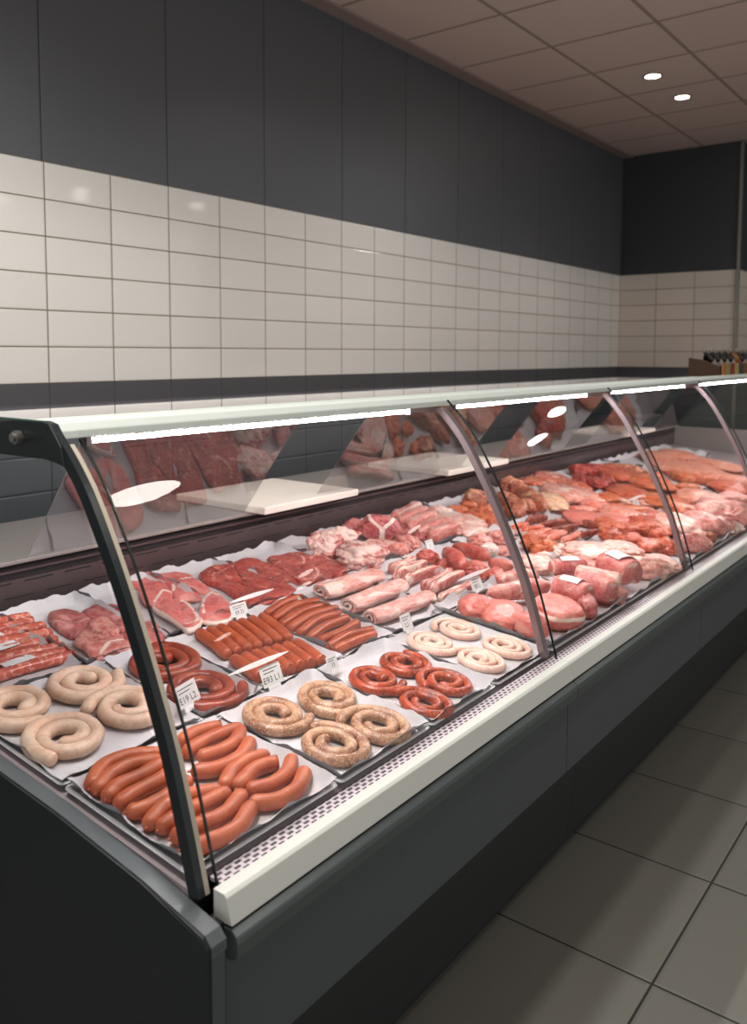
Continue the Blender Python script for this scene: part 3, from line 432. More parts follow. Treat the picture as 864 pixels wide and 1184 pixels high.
def meat_mat(name, lean, dark, fat, marb=.35, mscale=28, lscale=14, rough=.36, speck=None, fatw=(.56, .66), stretch=(1, 1, 1), bump=.65):
    """lean colour varied to dark, fat from attribute 'fat' plus noise veins"""
    t = NT(name); co = t.obj_co()
    mp = t.n('ShaderNodeMapping'); t.l(co, mp.inputs[0]); mp.inputs['Scale'].default_value = stretch; co2 = mp.outputs[0]
    c = t.mix(t.step(t.noise(co2, lscale, 4, .6), .35, .68), lean, dark)
    c = t.mix(t.math('MULTIPLY', t.step(t.noise(co2, lscale*9, 3, .6), .42, .66), .5), c, dark)
    v = t.noise(co2, mscale, 5, .62, .7)
    veins = t.math('SUBTRACT', 1.0, t.math('MULTIPLY', t.math('ABSOLUTE', t.math('SUBTRACT', v, .5)), 12.0))
    veins = t.math('MULTIPLY', t.math('MAXIMUM', veins, 0.0), marb)
    patch = t.math('MULTIPLY', t.step(t.noise(co2, mscale*.55, 3, .5, .4), *fatw), min(1, marb*1.7))
    at = t.n('ShaderNodeAttribute', attribute_name='fat').outputs['Fac']
    at = t.step(t.math('ADD', at, t.math('MULTIPLY', t.math('SUBTRACT', t.noise(co, 60, 3), .5), .5)), .35, .62)
    fac = t.math('MINIMUM', t.math('MAXIMUM', t.math('MAXIMUM', veins, patch), at), 1.0)
    c = t.mix(fac, c, fat)
    if speck:
        sp = t.step(t.noise(co, speck[1], 2, .5), .62, .68); c = t.mix(t.math('MULTIPLY', sp, speck[2]), c, speck[0])
    h = t.math('ADD', t.noise(co2, 55, 4, .6), t.math('MULTIPLY', fac, .25))
    return t.principled(c, rough, 0, t.bump(h, bump, .004), .5, sss=.12)

def saus_mat(name, base, dark, speckc=None, sscale=230, sfac=.6, s0=.56, rough=.33, bump=.12, fine=None):
    t = NT(name); co = t.obj_co()
    c = t.mix(t.step(t.noise(co, 22, 4, .6), .36, .7), base, dark)
    if fine: c = t.mix(t.math('MULTIPLY', t.step(t.noise(co, 420, 2), .5, .7), .5), c, fine)
    if speckc:
        s = t.step(t.noise(co, sscale, 2, .5), s0, s0+.09); c = t.mix(t.math('MULTIPLY', s, sfac), c, speckc)
        s2 = t.step(t.noise(co, sscale*.45, 2, .5), s0+.07, s0+.13); c = t.mix(t.math('MULTIPLY', s2, sfac), c, dark)
    return t.principled(c, rough, 0, t.bump(t.noise(co, 140, 4, .6), bump, .003), .5, sss=.12)

def glass_mat(name, tint, base, power=5.0, gain=1.0, rough=0.0):
    """thin sheet: clear with an angle-dependent mirror reflection"""
    t = NT(name)
    lw = t.n('ShaderNodeLayerWeight'); lw.inputs[0].default_value = .5
    fz = t.math('MINIMUM', t.math('ADD', base, t.math('MULTIPLY', t.math('POWER', lw.outputs['Facing'], power), gain)), 1.0)
    tr = t.n('ShaderNodeBsdfTransparent'); tr.inputs[0].default_value = tint
    gl = t.n('ShaderNodeBsdfGlossy'); gl.inputs['Roughness'].default_value = rough
    mx = t.n('ShaderNodeMixShader'); t.l(fz, mx.inputs[0]); t.l(tr.outputs[0], mx.inputs[1]); t.l(gl.outputs[0], mx.inputs[2])
    t.l(mx.outputs[0], t.out.inputs[0]); return t.m

def grid_lines(t, coord, period, offset, width):
    """1 on a joint line of the given width, 0 elsewhere"""
    u = t.math('DIVIDE', t.math('SUBTRACT', coord, offset), period)
    fr = t.math('FRACT', u)
    d = t.math('MULTIPLY', t.math('MINIMUM', fr, t.math('SUBTRACT', 1.0, fr)), period)
    return t.math('SUBTRACT', 1.0, t.step(d, width*.45, width*.75)), t.math('FLOOR', u), d

def tile_mat(name, axis, pu, ou, pv, ov, col, col2, grout, w, rough, bump=.5, wavy=0):
    t = NT(name); co = t.n('ShaderNodeTexCoord').outputs['Object']
    sp = t.n('ShaderNodeSeparateXYZ'); t.l(co, sp.inputs[0]); ax = {'x': 0, 'y': 1, 'z': 2}
    a, ia, da = grid_lines(t, sp.outputs[ax[axis[0]]], pu, ou, w)
    b, ib, db = grid_lines(t, sp.outputs[ax[axis[1]]], pv, ov, w)
    j = t.math('MAXIMUM', a, b)
    cell = t.n('ShaderNodeCombineXYZ'); t.l(ia, cell.inputs[0]); t.l(ib, cell.inputs[1])
    wn = t.n('ShaderNodeTexWhiteNoise'); t.l(cell.outputs[0], wn.inputs[0])
    c = t.mix(wn.outputs[0], col, col2)
    c = t.mix(t.math('MULTIPLY', t.noise(co, 90, 4, .7), .25), c, tuple(x*.7 for x in col[:3])+(1,)) if not wavy else c
    c = t.mix(j, c, grout)
    edge = t.step(t.math('MINIMUM', da, db), w*.4, w*2.2)
    h = edge
    if wavy: h = t.math('ADD', edge, t.math('MULTIPLY', t.noise(co, 5, 2), wavy))
    else: h = t.math('ADD', edge, t.math('MULTIPLY', t.noise(co, 140, 3), .15))
    r = t.math('ADD', rough, t.math('MULTIPLY', j, .5))
    return t.principled(c, r, 0, t.bump(h, bump, .003), .5)

M = {}
# setting
M['tile'] = tile_mat('white_wall_tile', 'yz', .3, 1.852, .1425, 1.479, lin(224, 223, 218), lin(219, 218, 213), lin(120, 112, 96), .0045, .06, .3, .3)
M['tile_end'] = tile_mat('white_end_tile', 'xz', .3433, -3.03, .1425, 1.479, lin(214, 204, 194), lin(209, 199, 189), lin(120, 110, 96), .0045, .14, .35, .5)
M['band'] = tile_mat('grey_band_tile', 'yz', .3, 1.852, .1425, 1.479, lin(76, 76, 80), lin(74, 74, 78), lin(60, 60, 62), .003, .4, .2, .2)
M['dark_tile'] = tile_mat('dark_wall_tile', 'yz', .3, 1.852, .1425, 1.337, lin(72, 77, 80), lin(68, 73, 76), lin(40, 42, 44), .004, .35, .3, .3)
M['panel'] = tile_mat('charcoal_wall_panel', 'yz', .604, 1.845, 5.0, -1, lin(83, 86, 90), lin(81, 84, 88), lin(40, 40, 42), .004, .42, .3, .15)
M['panel_end'] = tile_mat('charcoal_end_panel', 'xz', 5.0, -8, 5.0, -1, lin(52, 55, 58), lin(52, 55, 58), lin(40, 40, 42), .004, .45, .3, .15)
M['ceiling'] = tile_mat('ceiling_board', 'xy', .63, -2.31, .603, .514, lin(208, 186, 177), lin(205, 183, 174), lin(150, 130, 120), .02, .85, .5)
M['floor'] = tile_mat('grey_floor_tile', 'xy', .5213, -.669, .5213, 2.044, lin(112, 111, 103), lin(107, 106, 98), lin(42, 41, 39), .0055, .48, .4)
M['trimgrey'] = plain('grey_trim', lin(150, 132, 126), .6)
M['chrome'] = plain('brushed_corner_steel', lin(150, 148, 142), .35, .8)
M['pale_green'] = plain('pale_green_wall', lin(112, 116, 104), .4)
# counter
M['body'] = plain('charcoal_counter_steel', lin(74, 80, 83), .42, .0, .05, 200, .4, .04)
M['endpanel'] = plain('dark_end_laminate', lin(34, 38, 41), .5, .0, .04, 200, .3, .05)
M['capgrey'] = plain('grey_cap', lin(84, 90, 92), .35)
M['plinth'] = plain('black_plinth', lin(40, 43, 45), .5)
M['bumper'] = plain('grey_bumper_rubber', lin(78, 86, 86), .3, .1)
M['ledge'] = plain('cream_enamel', lin(204, 206, 199), .42, 0, 0, 60, .4, .02)
M['canopy'] = plain('white_canopy', lin(208, 216, 209), .62, 0, 0, 60, .4, .02)
M['steel'] = plain('stainless_steel', lin(176, 168, 170), .32, .85, .04, 300, .5, .1)
M['traysteel'] = plain('tray_steel', lin(214, 211, 213), .36, .2, .03, 200, .5, .08)
M['rib'] = plain('rib_steel', lin(150, 135, 138), .38, .75, .03, 300)
M['darkrib'] = plain('dark_end_frame_metal', lin(38, 44, 46), .35, .3)
M['ribedge'] = plain('pale_seal', lin(178, 168, 150), .45)
M['deck'] = plain('dark_deck', lin(176, 162, 166), .4, .3)
M['well'] = plain('brown_grey_well', lin(98, 84, 84), .42, .5, .05, 100)
M['wellblack'] = plain('black_slot', lin(22, 20, 21), .6)
M['shelf'] = plain('grey_rear_shelf', lin(150, 142, 138), .4, .3)
M['glass'] = glass_mat('clear_glass', (.955, .97, .965, 1), .035, 5, .9)
M['endglass'] = glass_mat('end_glass', (.86, .89, .9, 1), .03, 5, .9)
M['rearglass'] = glass_mat('rear_sliding_glass', (.74, .71, .71, 1), .3, 4, .5, .0)
M['glassedge'] = plain('dark_glass_edge', lin(26, 38, 38), .25)
M['glassgreen'] = plain('green_glass_edge', lin(60, 96, 86), .2)
M['board'] = plain('white_cutting_board', lin(240, 230, 220), .45, 0, .05, 80, .4, .03)
M['paper'] = plain('greaseproof_paper', lin(204, 200, 203), .6, 0, .7, 55, .3, .05)
M['card'] = plain('white_card', lin(226, 224, 222), .55, 0, 0, 40, .4, .03)
M['ink'] = plain('black_ink', lin(40, 38, 40), .6)
M['plastic'] = plain('white_plastic', lin(240, 238, 236), .3)
M['label'] = plain('white_label', lin(232, 228, 230), .5)

def grille():
    t = NT('perforated_grille'); co = t.n('ShaderNodeTexCoord').outputs['Object']
    sp = t.n('ShaderNodeSeparateXYZ'); t.l(co, sp.inputs[0])
    px, py = .0105, .0215
    ix = t.math('FLOOR', t.math('DIVIDE', sp.outputs[0], px))
    fx = t.math('SUBTRACT', t.math('FRACT', t.math('DIVIDE', sp.outputs[0], px)), .5)
    sh = t.math('MULTIPLY', t.math('FLOORED_MODULO', ix, 2.0), .5)
    fy = t.math('SUBTRACT', t.math('FRACT', t.math('ADD', t.math('DIVIDE', sp.outputs[1], py), sh)), .5)
    dx = t.math('ABSOLUTE', t.math('MULTIPLY', fx, px)); dy = t.math('ABSOLUTE', t.math('MULTIPLY', fy, py))
    inside = t.math('MULTIPLY', t.math('LESS_THAN', dx, .0034), t.math('LESS_THAN', dy, .0068))
    c = t.mix(inside, lin(205, 192, 198), lin(46, 34, 42))
    return t.principled(c, .4, 0, None, .5)
M['grille'] = grille()

def emis(name, col, s):
    t = NT(name); e = t.n('ShaderNodeEmission'); e.inputs[0].default_value = col; e.inputs[1].default_value = s
    t.l(e.outputs[0], t.out.inputs[0]); return t.m
M['led'] = emis('led_tube_light', (1, .93, .945, 1), LED)
M['lamp'] = emis('downlight_glow', (1, .95, .88, 1), 30)

# meats
M['wiener'] = saus_mat('wiener_skin', lin(184, 92, 54), lin(162, 70, 38), fine=lin(200, 118, 80), rough=.42, bump=.06)
M['bratwurst'] = saus_mat('pale_bratwurst_skin', lin(232, 200, 176), lin(216, 174, 148), lin(186, 142, 116), 120, .35, .58, .36)
M['smoked'] = saus_mat('smoked_red_skin', lin(150, 62, 38), lin(112, 38, 22), lin(186, 98, 76), 200, .4, .56, .32)
M['coarse'] = saus_mat('coarse_beige_skin', lin(198, 152, 118), lin(128, 74, 46), lin(220, 186, 158), 230, .75, .54, .36, .2)
M['chorizo'] = saus_mat('coarse_red_skin', lin(174, 60, 18), lin(106, 24, 7), lin(214, 126, 74), 210, .65, .55, .33, .18)
M['pale'] = saus_mat('pale_pink_skin', lin(240, 200, 182), lin(226, 174, 154), lin(246, 222, 210), 160, .5, .54, .36)
M['frank'] = saus_mat('frankfurter_skin', lin(178, 82, 46), lin(152, 62, 32), lin(198, 112, 76), 260, .35, .56, .4, .06)
M['browned'] = saus_mat('grill_sausage_skin', lin(176, 86, 54), lin(152, 64, 38), lin(194, 112, 80), 220, .4, .56, .32)
M['rawsaus'] = saus_mat('raw_sausage_skin', lin(206, 112, 90), lin(178, 74, 60), lin(236, 172, 152), 90, .65, .52, .2)
FAT = lin(246, 220, 208)
mm = meat_mat
M['pork'] = mm('pork_lean', lin(222, 136, 124), lin(188, 88, 82), FAT, .4, 34)
M['darkpork'] = mm('dark_pork_lean', lin(186, 92, 90), lin(148, 58, 58), lin(226, 168, 158), .4, 34)
M['chop'] = mm('pork_chop_lean', lin(226, 122, 118), lin(206, 96, 94), lin(248, 222, 210), .16, 22)
M['beef'] = mm('beef_lean', lin(190, 62, 54), lin(130, 30, 30), lin(226, 150, 134), .42, 66)
M['beef2'] = mm('beef_round_lean', lin(198, 74, 66), lin(150, 42, 42), lin(236, 176, 162), .36, 60)
M['darkbeef'] = mm('dark_beef_lean', lin(186, 60, 54), lin(118, 26, 28), lin(236, 140, 124), .42, 50)
M['belly'] = mm('pork_belly_skin', lin(236, 164, 150), lin(216, 128, 116), lin(248, 214, 202), .6, 44, 26, .38, None, (.5, .6), (.35, 1.3, 1.3))
M['rib'+'meat'] = mm('pork_rib_meat', lin(222, 124, 112), lin(192, 84, 80), lin(248, 218, 204), .3, 30)
M['liver'] = mm('liver_skin', lin(204, 104, 90), lin(168, 66, 58), lin(232, 160, 146), .3, 26, 12, .3)
M['liver2'] = mm('liver_skin_pale', lin(214, 124, 110), lin(184, 86, 76), lin(232, 164, 148), .3, 22, 10, .3)
M['marbled'] = mm('marbled_pork', lin(222, 112, 104), lin(190, 76, 74), lin(248, 214, 204), .85, 26, 16, .36, None, (.47, .55))
M['hamcut'] = mm('cut_ham', lin(200, 94, 94), lin(168, 66, 70), lin(248, 222, 212), .22, 34)
M['fatty'] = mm('white_fat', lin(248, 222, 212), lin(240, 200, 186), lin(252, 234, 226), .5)
M['loin'] = mm('pork_loin_lean', lin(222, 126, 114), lin(198, 94, 86), lin(240, 188, 172), .25, 16, 9, .3)
M['loincut'] = mm('pork_joint', lin(222, 122, 110), lin(196, 90, 82), lin(246, 216, 198), .2, 16)
M['roast'] = mm('rolled_roast', lin(216, 118, 110), lin(186, 82, 80), lin(242, 200, 188), .26, 50)
M['loinslice'] = mm('loin_slice', lin(222, 132, 122), lin(200, 100, 94), lin(246, 208, 196), .4, 40, 16, .36, None, (.54, .64), (.3, 1.6, 1.6))
M['streak'] = mm('streaky_pale_pork', lin(240, 178, 162), lin(224, 142, 128), lin(250, 224, 212), .6, 24, 14, .38, None, (.5, .62))
M['orange'] = mm('orange_marinade', lin(216, 110, 66), lin(186, 72, 38), lin(240, 180, 140), .35, 40, 18, .3, (lin(120, 40, 20), 160, .6))
M['orangered'] = mm('orange_red_marinade', lin(212, 96, 64), lin(168, 50, 32), lin(240, 168, 136), .4, 46, 20, .3, (lin(110, 34, 18), 170, .7), bump=.7)
M['brownmar'] = mm('brown_marinade', lin(192, 88, 56), lin(130, 46, 30), lin(240, 186, 152), .5, 38, 18, .32, (lin(80, 30, 18), 150, .6), bump=.7)
M['darksmoke'] = mm('dark_smoked_lean', lin(150, 62, 48), lin(92, 28, 24), lin(216, 120, 96), .3, 40)
M['bacon'] = mm('bacon_lean', lin(232, 120, 88), lin(210, 76, 44), lin(250, 222, 208), .3, 26)
M['packorange'] = mm('wrapped_orange', lin(230, 116, 76), lin(212, 84, 52), lin(250, 214, 196), .5, 26, 14, .18)
M['packpink'] = mm('wrapped_pink', lin(234, 132, 108), lin(220, 100, 84), lin(252, 220, 206), .5, 22, 14, .18)
M['packpale'] = mm('wrapped_pale', lin(240, 170, 150), lin(232, 140, 120), lin(252, 228, 216), .5, 20, 12, .18)
M['packcream'] = mm('wrapped_cream', lin(246, 204, 160), lin(236, 172, 128), lin(252, 232, 214), .5, 20, 12, .18)
M['salmon'] = mm('salmon_pink', lin(228, 144, 118), lin(208, 108, 84), lin(250, 206, 184), .45, 26)
M['rib_meat'] = M.pop('ribmeat')

# ------------------------------------------------------------------ setting
X_WALL, Y_END, Z_CEIL = -3.03, 7.75, 3.42
def struct(o): o['kind'] = 'structure'; return o
# back wall: one mesh, bands of material by height
zs = [0, 1.337, 1.379, 1.479, 2.334, Z_CEIL]
ms = ['dark_tile', 'tile', 'band', 'tile', 'panel']
vs, fs = [], []
for z in zs: vs += [(X_WALL, -2.5, z), (X_WALL, Y_END, z)]
for i in range(5): fs.append((2*i, 2*i+1, 2*i+3, 2*i+2))
n0 = len(vs)
vs += [(X_WALL-.12, -2.5, 0), (X_WALL-.12, Y_END, 0), (X_WALL-.12, Y_END, Z_CEIL), (X_WALL-.12, -2.5, Z_CEIL)]
fs.append((n0, n0+3, n0+2, n0+1))
struct(mesh_obj('wall_back', vs, [f[::1] for f in fs], [M[k] for k in ms], None, False, None, [0, 1, 2, 3, 4, 4]))
# end wall up to the steel corner trim, with a return behind it
XE = -1.975
vs, fs = [], []
ms = ['dark_tile', 'tile_end', 'band', 'tile_end', 'panel_end']
for z in zs: vs += [(X_WALL, Y_END, z), (XE, Y_END, z), (XE, Y_END+.5, z)]
mi = []
for i in range(5):
    fs.append((3*i, 3*i+3, 3*i+4, 3*i+1)); mi.append(i)
    fs.append((3*i+1, 3*i+4, 3*i+5, 3*i+2)); mi.append(i)
struct(mesh_obj('wall_end', vs, fs, [M[k] for k in ms], None, False, None, mi))
vs = [(XE-.2, Y_END+.5, z) for z in (0, 2.334, Z_CEIL)]+[(3.5, Y_END+.5, z) for z in (0, 2.334, Z_CEIL)]
struct(mesh_obj('wall_far', vs, [(0, 1, 4, 3), (1, 2, 5, 4)], [M['pale_green'], M['panel_end']], None, False, None, [0, 1]))
struct(box('trim_1', XE-.012, XE+.012, Y_END-.02, Y_END+.004, 0, Z_CEIL, M['chrome']))
struct(box('trim_2', X_WALL, X_WALL+.1, -2.5, Y_END, Z_CEIL-.012, Z_CEIL, M['trimgrey']))
struct(mesh_obj('floor', [(-3.2, -2.5, 0), (4, -2.5, 0), (4, Y_END+.6, 0), (-3.2, Y_END+.6, 0)], [(0, 1, 2, 3)], M['floor']))
struct(mesh_obj('ceiling', [(-3.2, -2.5, Z_CEIL), (4, -2.5, Z_CEIL), (4, Y_END+.6, Z_CEIL), (-3.2, Y_END+.6, Z_CEIL)], [(0, 3, 2, 1)], M['ceiling']))
# downlights in the ceiling
for x, y, l in ((-2.01, 5.618, 'nearer of the two small round recessed downlights in the ceiling'), (-2.0, 6.195, 'farther of the two small round recessed downlights in the ceiling')):
    t = empty('downlight', (x, y, Z_CEIL)); tag(t, l, 'light', 'recessed ceiling downlights')
    bm = bmesh.new(); n = 28
    rings = [(.062, 0), (.062, -.006), (.05, -.007), (.046, -.002)]
    R = [[bm.verts.new((r*math.cos(2*math.pi*k/n), r*math.sin(2*math.pi*k/n), z)) for k in range(n)] for r, z in rings]
    for a, b in zip(R, R[1:]):
        for k in range(n): bm.faces.new((a[k], a[(k+1) % n], b[(k+1) % n], b[k]))
    bm_obj('trim_ring', bm, M['trimgrey'], t)
    mesh_obj('lamp', [(.046*math.cos(2*math.pi*k/n), .046*math.sin(2*math.pi*k/n), -.003) for k in range(n)], [tuple(range(n))[::-1]], M['lamp'], t)

# ------------------------------------------------------------------ the counter
Y0, LM, NM = .877, 1.25, 5
SEAM = [Y0+LM*k for k in range(NM+1)]
YE = SEAM[-1]
cnt = empty('display_counter', (-1.5, Y0, 0))
tag(cnt, 'long charcoal refrigerated serve-over meat counter with curved glass front', 'counter')
cnt_loc = cnt.matrix_basis.inverted()
def cp(o):
    o.parent = cnt; o.matrix_parent_inverse = Matrix.Translation((1.5, -Y0, 0)); return o
# curved glass profile (x, z) from bottom to top
GP = [(-.998, .728), (-1.03, .84), (-1.066, .95), (-1.109, 1.05), (-1.157, 1.15), (-1.211, 1.25), (-1.272, 1.348), (-1.316, 1.402), (-1.352, 1.438), (-1.378, 1.462), (-1.398, 1.476)]
GC = catmull([(x, 0, z) for x, z in GP], 44)
def offset_curve(d):
    out = []
    for i, p in enumerate(GC):
        t = (GC[min(i+1, len(GC)-1)]-GC[max(i-1, 0)]).normalized()
        out.append((p.x-t.z*d, p.z+t.x*d))       # d > 0: towards the inside
    return out
def sheet(name, prof, y0, y1, mat):
    vs = [(x, y0, z) for x, z in prof]+[(x, y1, z) for x, z in prof]; n = len(prof)
    return cp(mesh_obj(name, vs, [(i, i+n, i+n+1, i+1) for i in range(n-1)], mat, None, True))
def ribbon(name, d0, d1, y0, y1, mat, lo=0, hi=None, extra=None):
    a = offset_curve(d0)[lo:hi]; b = offset_curve(d1)[lo:hi]
    if extra: a = a+[extra[0]]; b = b+[extra[1]]
    prof = a+b[::-1]
    return cp(prism(name, prof, y0, y1, mat))
# near end panel and body
cp(prism('end_panel', [(-.937, 0), (-.937, .692), (-.95, .706), (-1.1, .735), (-1.35, .766), (-1.65, .79), (-2.3, .85), (-2.42, 1.0), (-2.8, 1.0), (-2.8, 0)], .812, .8495, M['endpanel'], None, .006))
cp(box('end_panel_edge', -.9372, -.9355, .818, .844, .004, .686, M['body'])).__setitem__('label', 'grey front edge strip')
cap = [(-.9352, .676), (-.936, .693), (-.95, .707), (-1.1, .736), (-1.35, .767), (-1.65, .791), (-2.3, .851), (-2.42, 1.001), (-2.8, 1.001)]
vs = []; fs = []
for x, z in cap: vs += [(x, .817, z+.001), (x, .848, z+.001)]
for q in range(len(cap)-1): fs.append((2*q, 2*q+1, 2*q+3, 2*q+2))
ec = cp(mesh_obj('end_panel_cap', vs, fs, M['capgrey'])); ec['label'] = 'lighter grey rounded top edge'
cp(prism('end_panel', [(-.937, 0), (-.937, .692), (-.95, .706), (-1.1, .735), (-1.35, .766), (-1.65, .79), (-2.3, .85), (-2.42, 1.0), (-2.8, 1.0), (-2.8, 0)], YE-.01, YE+.03, M['endpanel'], None, .006))
for k in range(NM):
    a, b = SEAM[k]+(.0 if k else -.027), SEAM[k+1]
    s = .033
    y0, y1 = (a+s if k else a), b+s-.0015
    if k == NM-1: y1 = YE-.01
    cp(prism('front_panel', [(-.965, .42), (-.965, .66), (-.995, .66), (-.995, .42)], y0+.001, y1-.001, M['body']))
    cp(prism('kick_panel', [(-1.085, .05), (-1.045, .419), (-1.08, .419), (-1.12, .05)], y0-.02+.3*bool(k), y1-.02+.3*(k < NM-1), M['plinth']))
    cp(prism('bumper_rail', [(-.97, .688), (-.949, .688), (-.937, .679), (-.934, .668), (-.936, .645), (-.95, .636), (-.97, .636)], y0+.02 if not k else y0, y1, M['bumper'], None, .002))
    cp(prism('front_ledge', [(-.99, .741), (-.965, .741), (-.959, .736), (-.947, .694), (-.99, .69)], y0+.02 if not k else y0, y1, M['ledge'], None, .0015))
    cp(prism('air_grille', [(-1.022, .739), (-.9885, .739), (-.9885, .733), (-1.022, .733)], y0+.04 if not k else y0-.03, y1-.03, M['grille']))
cp(box('plinth', -2.75, -1.115, .86, YE-.02, 0, .055, M['plinth']))
cp(prism('body_shell', [(-1.0, .66), (-1.0, .43), (-1.1, .42), (-1.13, .055), (-2.74, .055), (-2.74, .97), (-2.70, .97), (-2.70, .1), (-1.15, .1), (-1.12, .45), (-1.02, .45), (-1.02, .66)], .852, YE-.012, M['plinth']))
cp(prism('bumper_gap', [(-.995, .695), (-.966, .695), (-.966, .625), (-.995, .625)], .852, YE-.012, M['wellblack']))
# deck, tilted up to the rear
TILT = math.atan(.09)
cp(prism('deck', [(-1.026, .733), (-2.28, .8475), (-2.28, .82), (-1.026, .70)], .851, YE-.011, M['deck']))
cp(prism('front_lip', [(-1.0255, .738), (-1.0225, .738), (-1.0225, .69), (-1.0255, .69)], .851, YE-.011, M['wellblack']))
# rear wall of the well with dark slots and the sill
wl = cp(prism('rear_duct', [(-2.28, .8475), (-2.268, .93), (-2.268, .947), (-2.285, .953), (-2.285, .963), (-2.262, .969), (-2.262, .976), (-2.285, .982), (-2.285, .99), (-2.25, .996), (-2.25, 1.004), (-2.34, 1.004), (-2.34, .8475)], .851, YE-.011, M['well']))
for z in (.958, .986): cp(box('duct_slot', -2.284, -2.2815, .853, YE-.013, z-.0085, z+.0085, M['wellblack']))
bm = bmesh.new(); y = .9
while y < YE-.2:
    bm_box(bm, -2.2695, -2.266, y, y+.09, .936, .940); y += .13
    bm_box(bm, -2.2755, -2.2725, y-.06, y+.03, .892, .895)
cp(bm_obj('vent_slots', bm, M['wellblack']))
cp(box('end_lining', -2.27, -1.03, YE-.04, YE-.022, .75, 1.0, M['shelf']))
cp(box('rear_shelf', -2.78, -2.245, .851, YE-.011, .9965, 1.008, M['shelf'], None, .002))
# canopy slab and tubes
for k in range(NM):
    y0 = SEAM[k]+(.033 if k else -.012); y1 = SEAM[k+1]+(.0315 if k < NM-1 else .02)
    cp(prism('canopy', [(-1.386, 1.441), (-1.389, 1.455), (-1.40, 1.47), (-1.42, 1.474), (-1.93, 1.436), (-1.93, 1.418), (-1.42, 1.441)], y0, y1, M['canopy'], None, .0015))
    bm = bmesh.new()
    r = .0046; n = 10; cx, cz = -1.4, 1.4325
    t0, t1 = SEAM[k]+(.11 if k else .058), SEAM[k+1]-.145
    a = [bm.verts.new((cx+r*math.cos(2*math.pi*j/n), t0, cz+r*math.sin(2*math.pi*j/n))) for j in range(n)]
    b = [bm.verts.new((cx+r*math.cos(2*math.pi*j/n), t1, cz+r*math.sin(2*math.pi*j/n))) for j in range(n)]
    for j in range(n): bm.faces.new((a[j], a[(j+1) % n], b[(j+1) % n], b[j]))
    bm.faces.new(a[::-1]); bm.faces.new(b)
    lt = cp(bm_obj('light_tube', bm, M['led'], None, True)); lt['label'] = 'glowing white light tube'
    for yy in (t0-.012, t1):
        cp(box('tube_socket', cx-.011, cx+.011, yy, yy+.012, cz-.009, 1.4415, M['rib']))
# ribs
for k in range(NM+1):
    y = SEAM[k]
    if k == 0:
        ribbon('end_frame', .004, .029, .85, .864, M['darkrib'], 0, 40)
        ribbon('end_frame_seal', .003, .02, .864, .873, M['ribedge'], 0, 36)
        cp(prism('canopy_bracket', [(-1.354, 1.43), (-1.39, 1.47), (-1.415, 1.474), (-1.93, 1.468), (-1.93, 1.40), (-1.40, 1.408), (-1.345, 1.395)], .846, .866, M['darkrib'], None, .003))
        bm = bmesh.new()
        for r, ya, yb in ((.013, .834, .846), (.0085, .828, .834)):
            bmesh.ops.create_cone(bm, cap_ends=True, segments=20, radius1=r, radius2=r, depth=yb-ya, matrix=Matrix.Translation((-1.487, (ya+yb)/2, 1.441)) @ Matrix.Rotation(math.pi/2, 4, 'X'))
        cp(bm_obj('bracket_bolt', bm, M['chrome'], None))
    else:
        top = offset_curve(.012)[-6]
        ribbon('glass_rib', .01, .029, y-.012, y+.012, M['rib'], 1, 37, ((-1.55, 1.437), (-1.55, 1.417)))
# glass panes with dark joints
for k in range(NM):
    y0 = .889 if k == 0 else SEAM[k]+.034; y1 = SEAM[k+1]+.031
    if k == NM-1: y1 = YE+.01
    sheet('front_glass', [(p.x, p.z) for p in GC[:-5]], y0, y1, M['glass'])
    ribbon('glass_edge', -.002, .004, y0-.0025, y0, M['glassedge'], 0, 40 if k else 37)
# end glass panes
prof = offset_curve(.05)
def pane_y(name, y, mat):
    pts = prof[:38]+[(-1.9, 1.425), (-2.24, 1.008), (-2.28, .86), (-1.05, .74)]
    return cp(mesh_obj(name, [(x, y, z) for x, z in pts], [tuple(range(len(pts)))], mat))
pane_y('end_glass', .858, M['endglass']); pane_y('end_glass', YE-.02, M['endglass'])
cp(box('glass_top_edge', -1.93, -1.39, .838, .845, 1.4735, 1.4765, M['glassgreen']))
cp(mesh_obj('bracket_glass', [(-1.93, .841, 1.4735), (-1.39, .841, 1.4735), (-1.345, .841, 1.40), (-1.93, .841, 1.40)], [(0, 1, 2, 3)], M['glass']))
# leaning rear sliding glass, one pane per module with a gap
RB, RT = (-2.236, 1.016), (-1.925, 1.412)
gaps = [(2.13, 2.52), (3.62, 3.98), (4.85, 5.2), (6.1, 6.4)]
edges = [1.285]+[v for g in gaps for v in g]+[7.0]
for i in range(0, len(edges), 2):
    y0, y1 = edges[i], edges[i+1]
    vs = [(RB[0], y0, RB[1]), (RB[0], y1, RB[1]), (RT[0], y1, RT[1]), (RT[0], y0, RT[1])]
    rg_ = cp(mesh_obj('rear_glass', vs, [(0, 1, 2, 3)], M['rearglass']))
    for ya in (y0, y1):
        e = .0008
        cp(mesh_obj('rear_glass_edge', [(RB[0]+e, ya-e, RB[1]), (RB[0]+e, ya+e, RB[1]), (RT[0]+e, ya+e, RT[1]), (RT[0]+e, ya-e, RT[1])], [(0, 1, 2, 3)], M['shelf']))

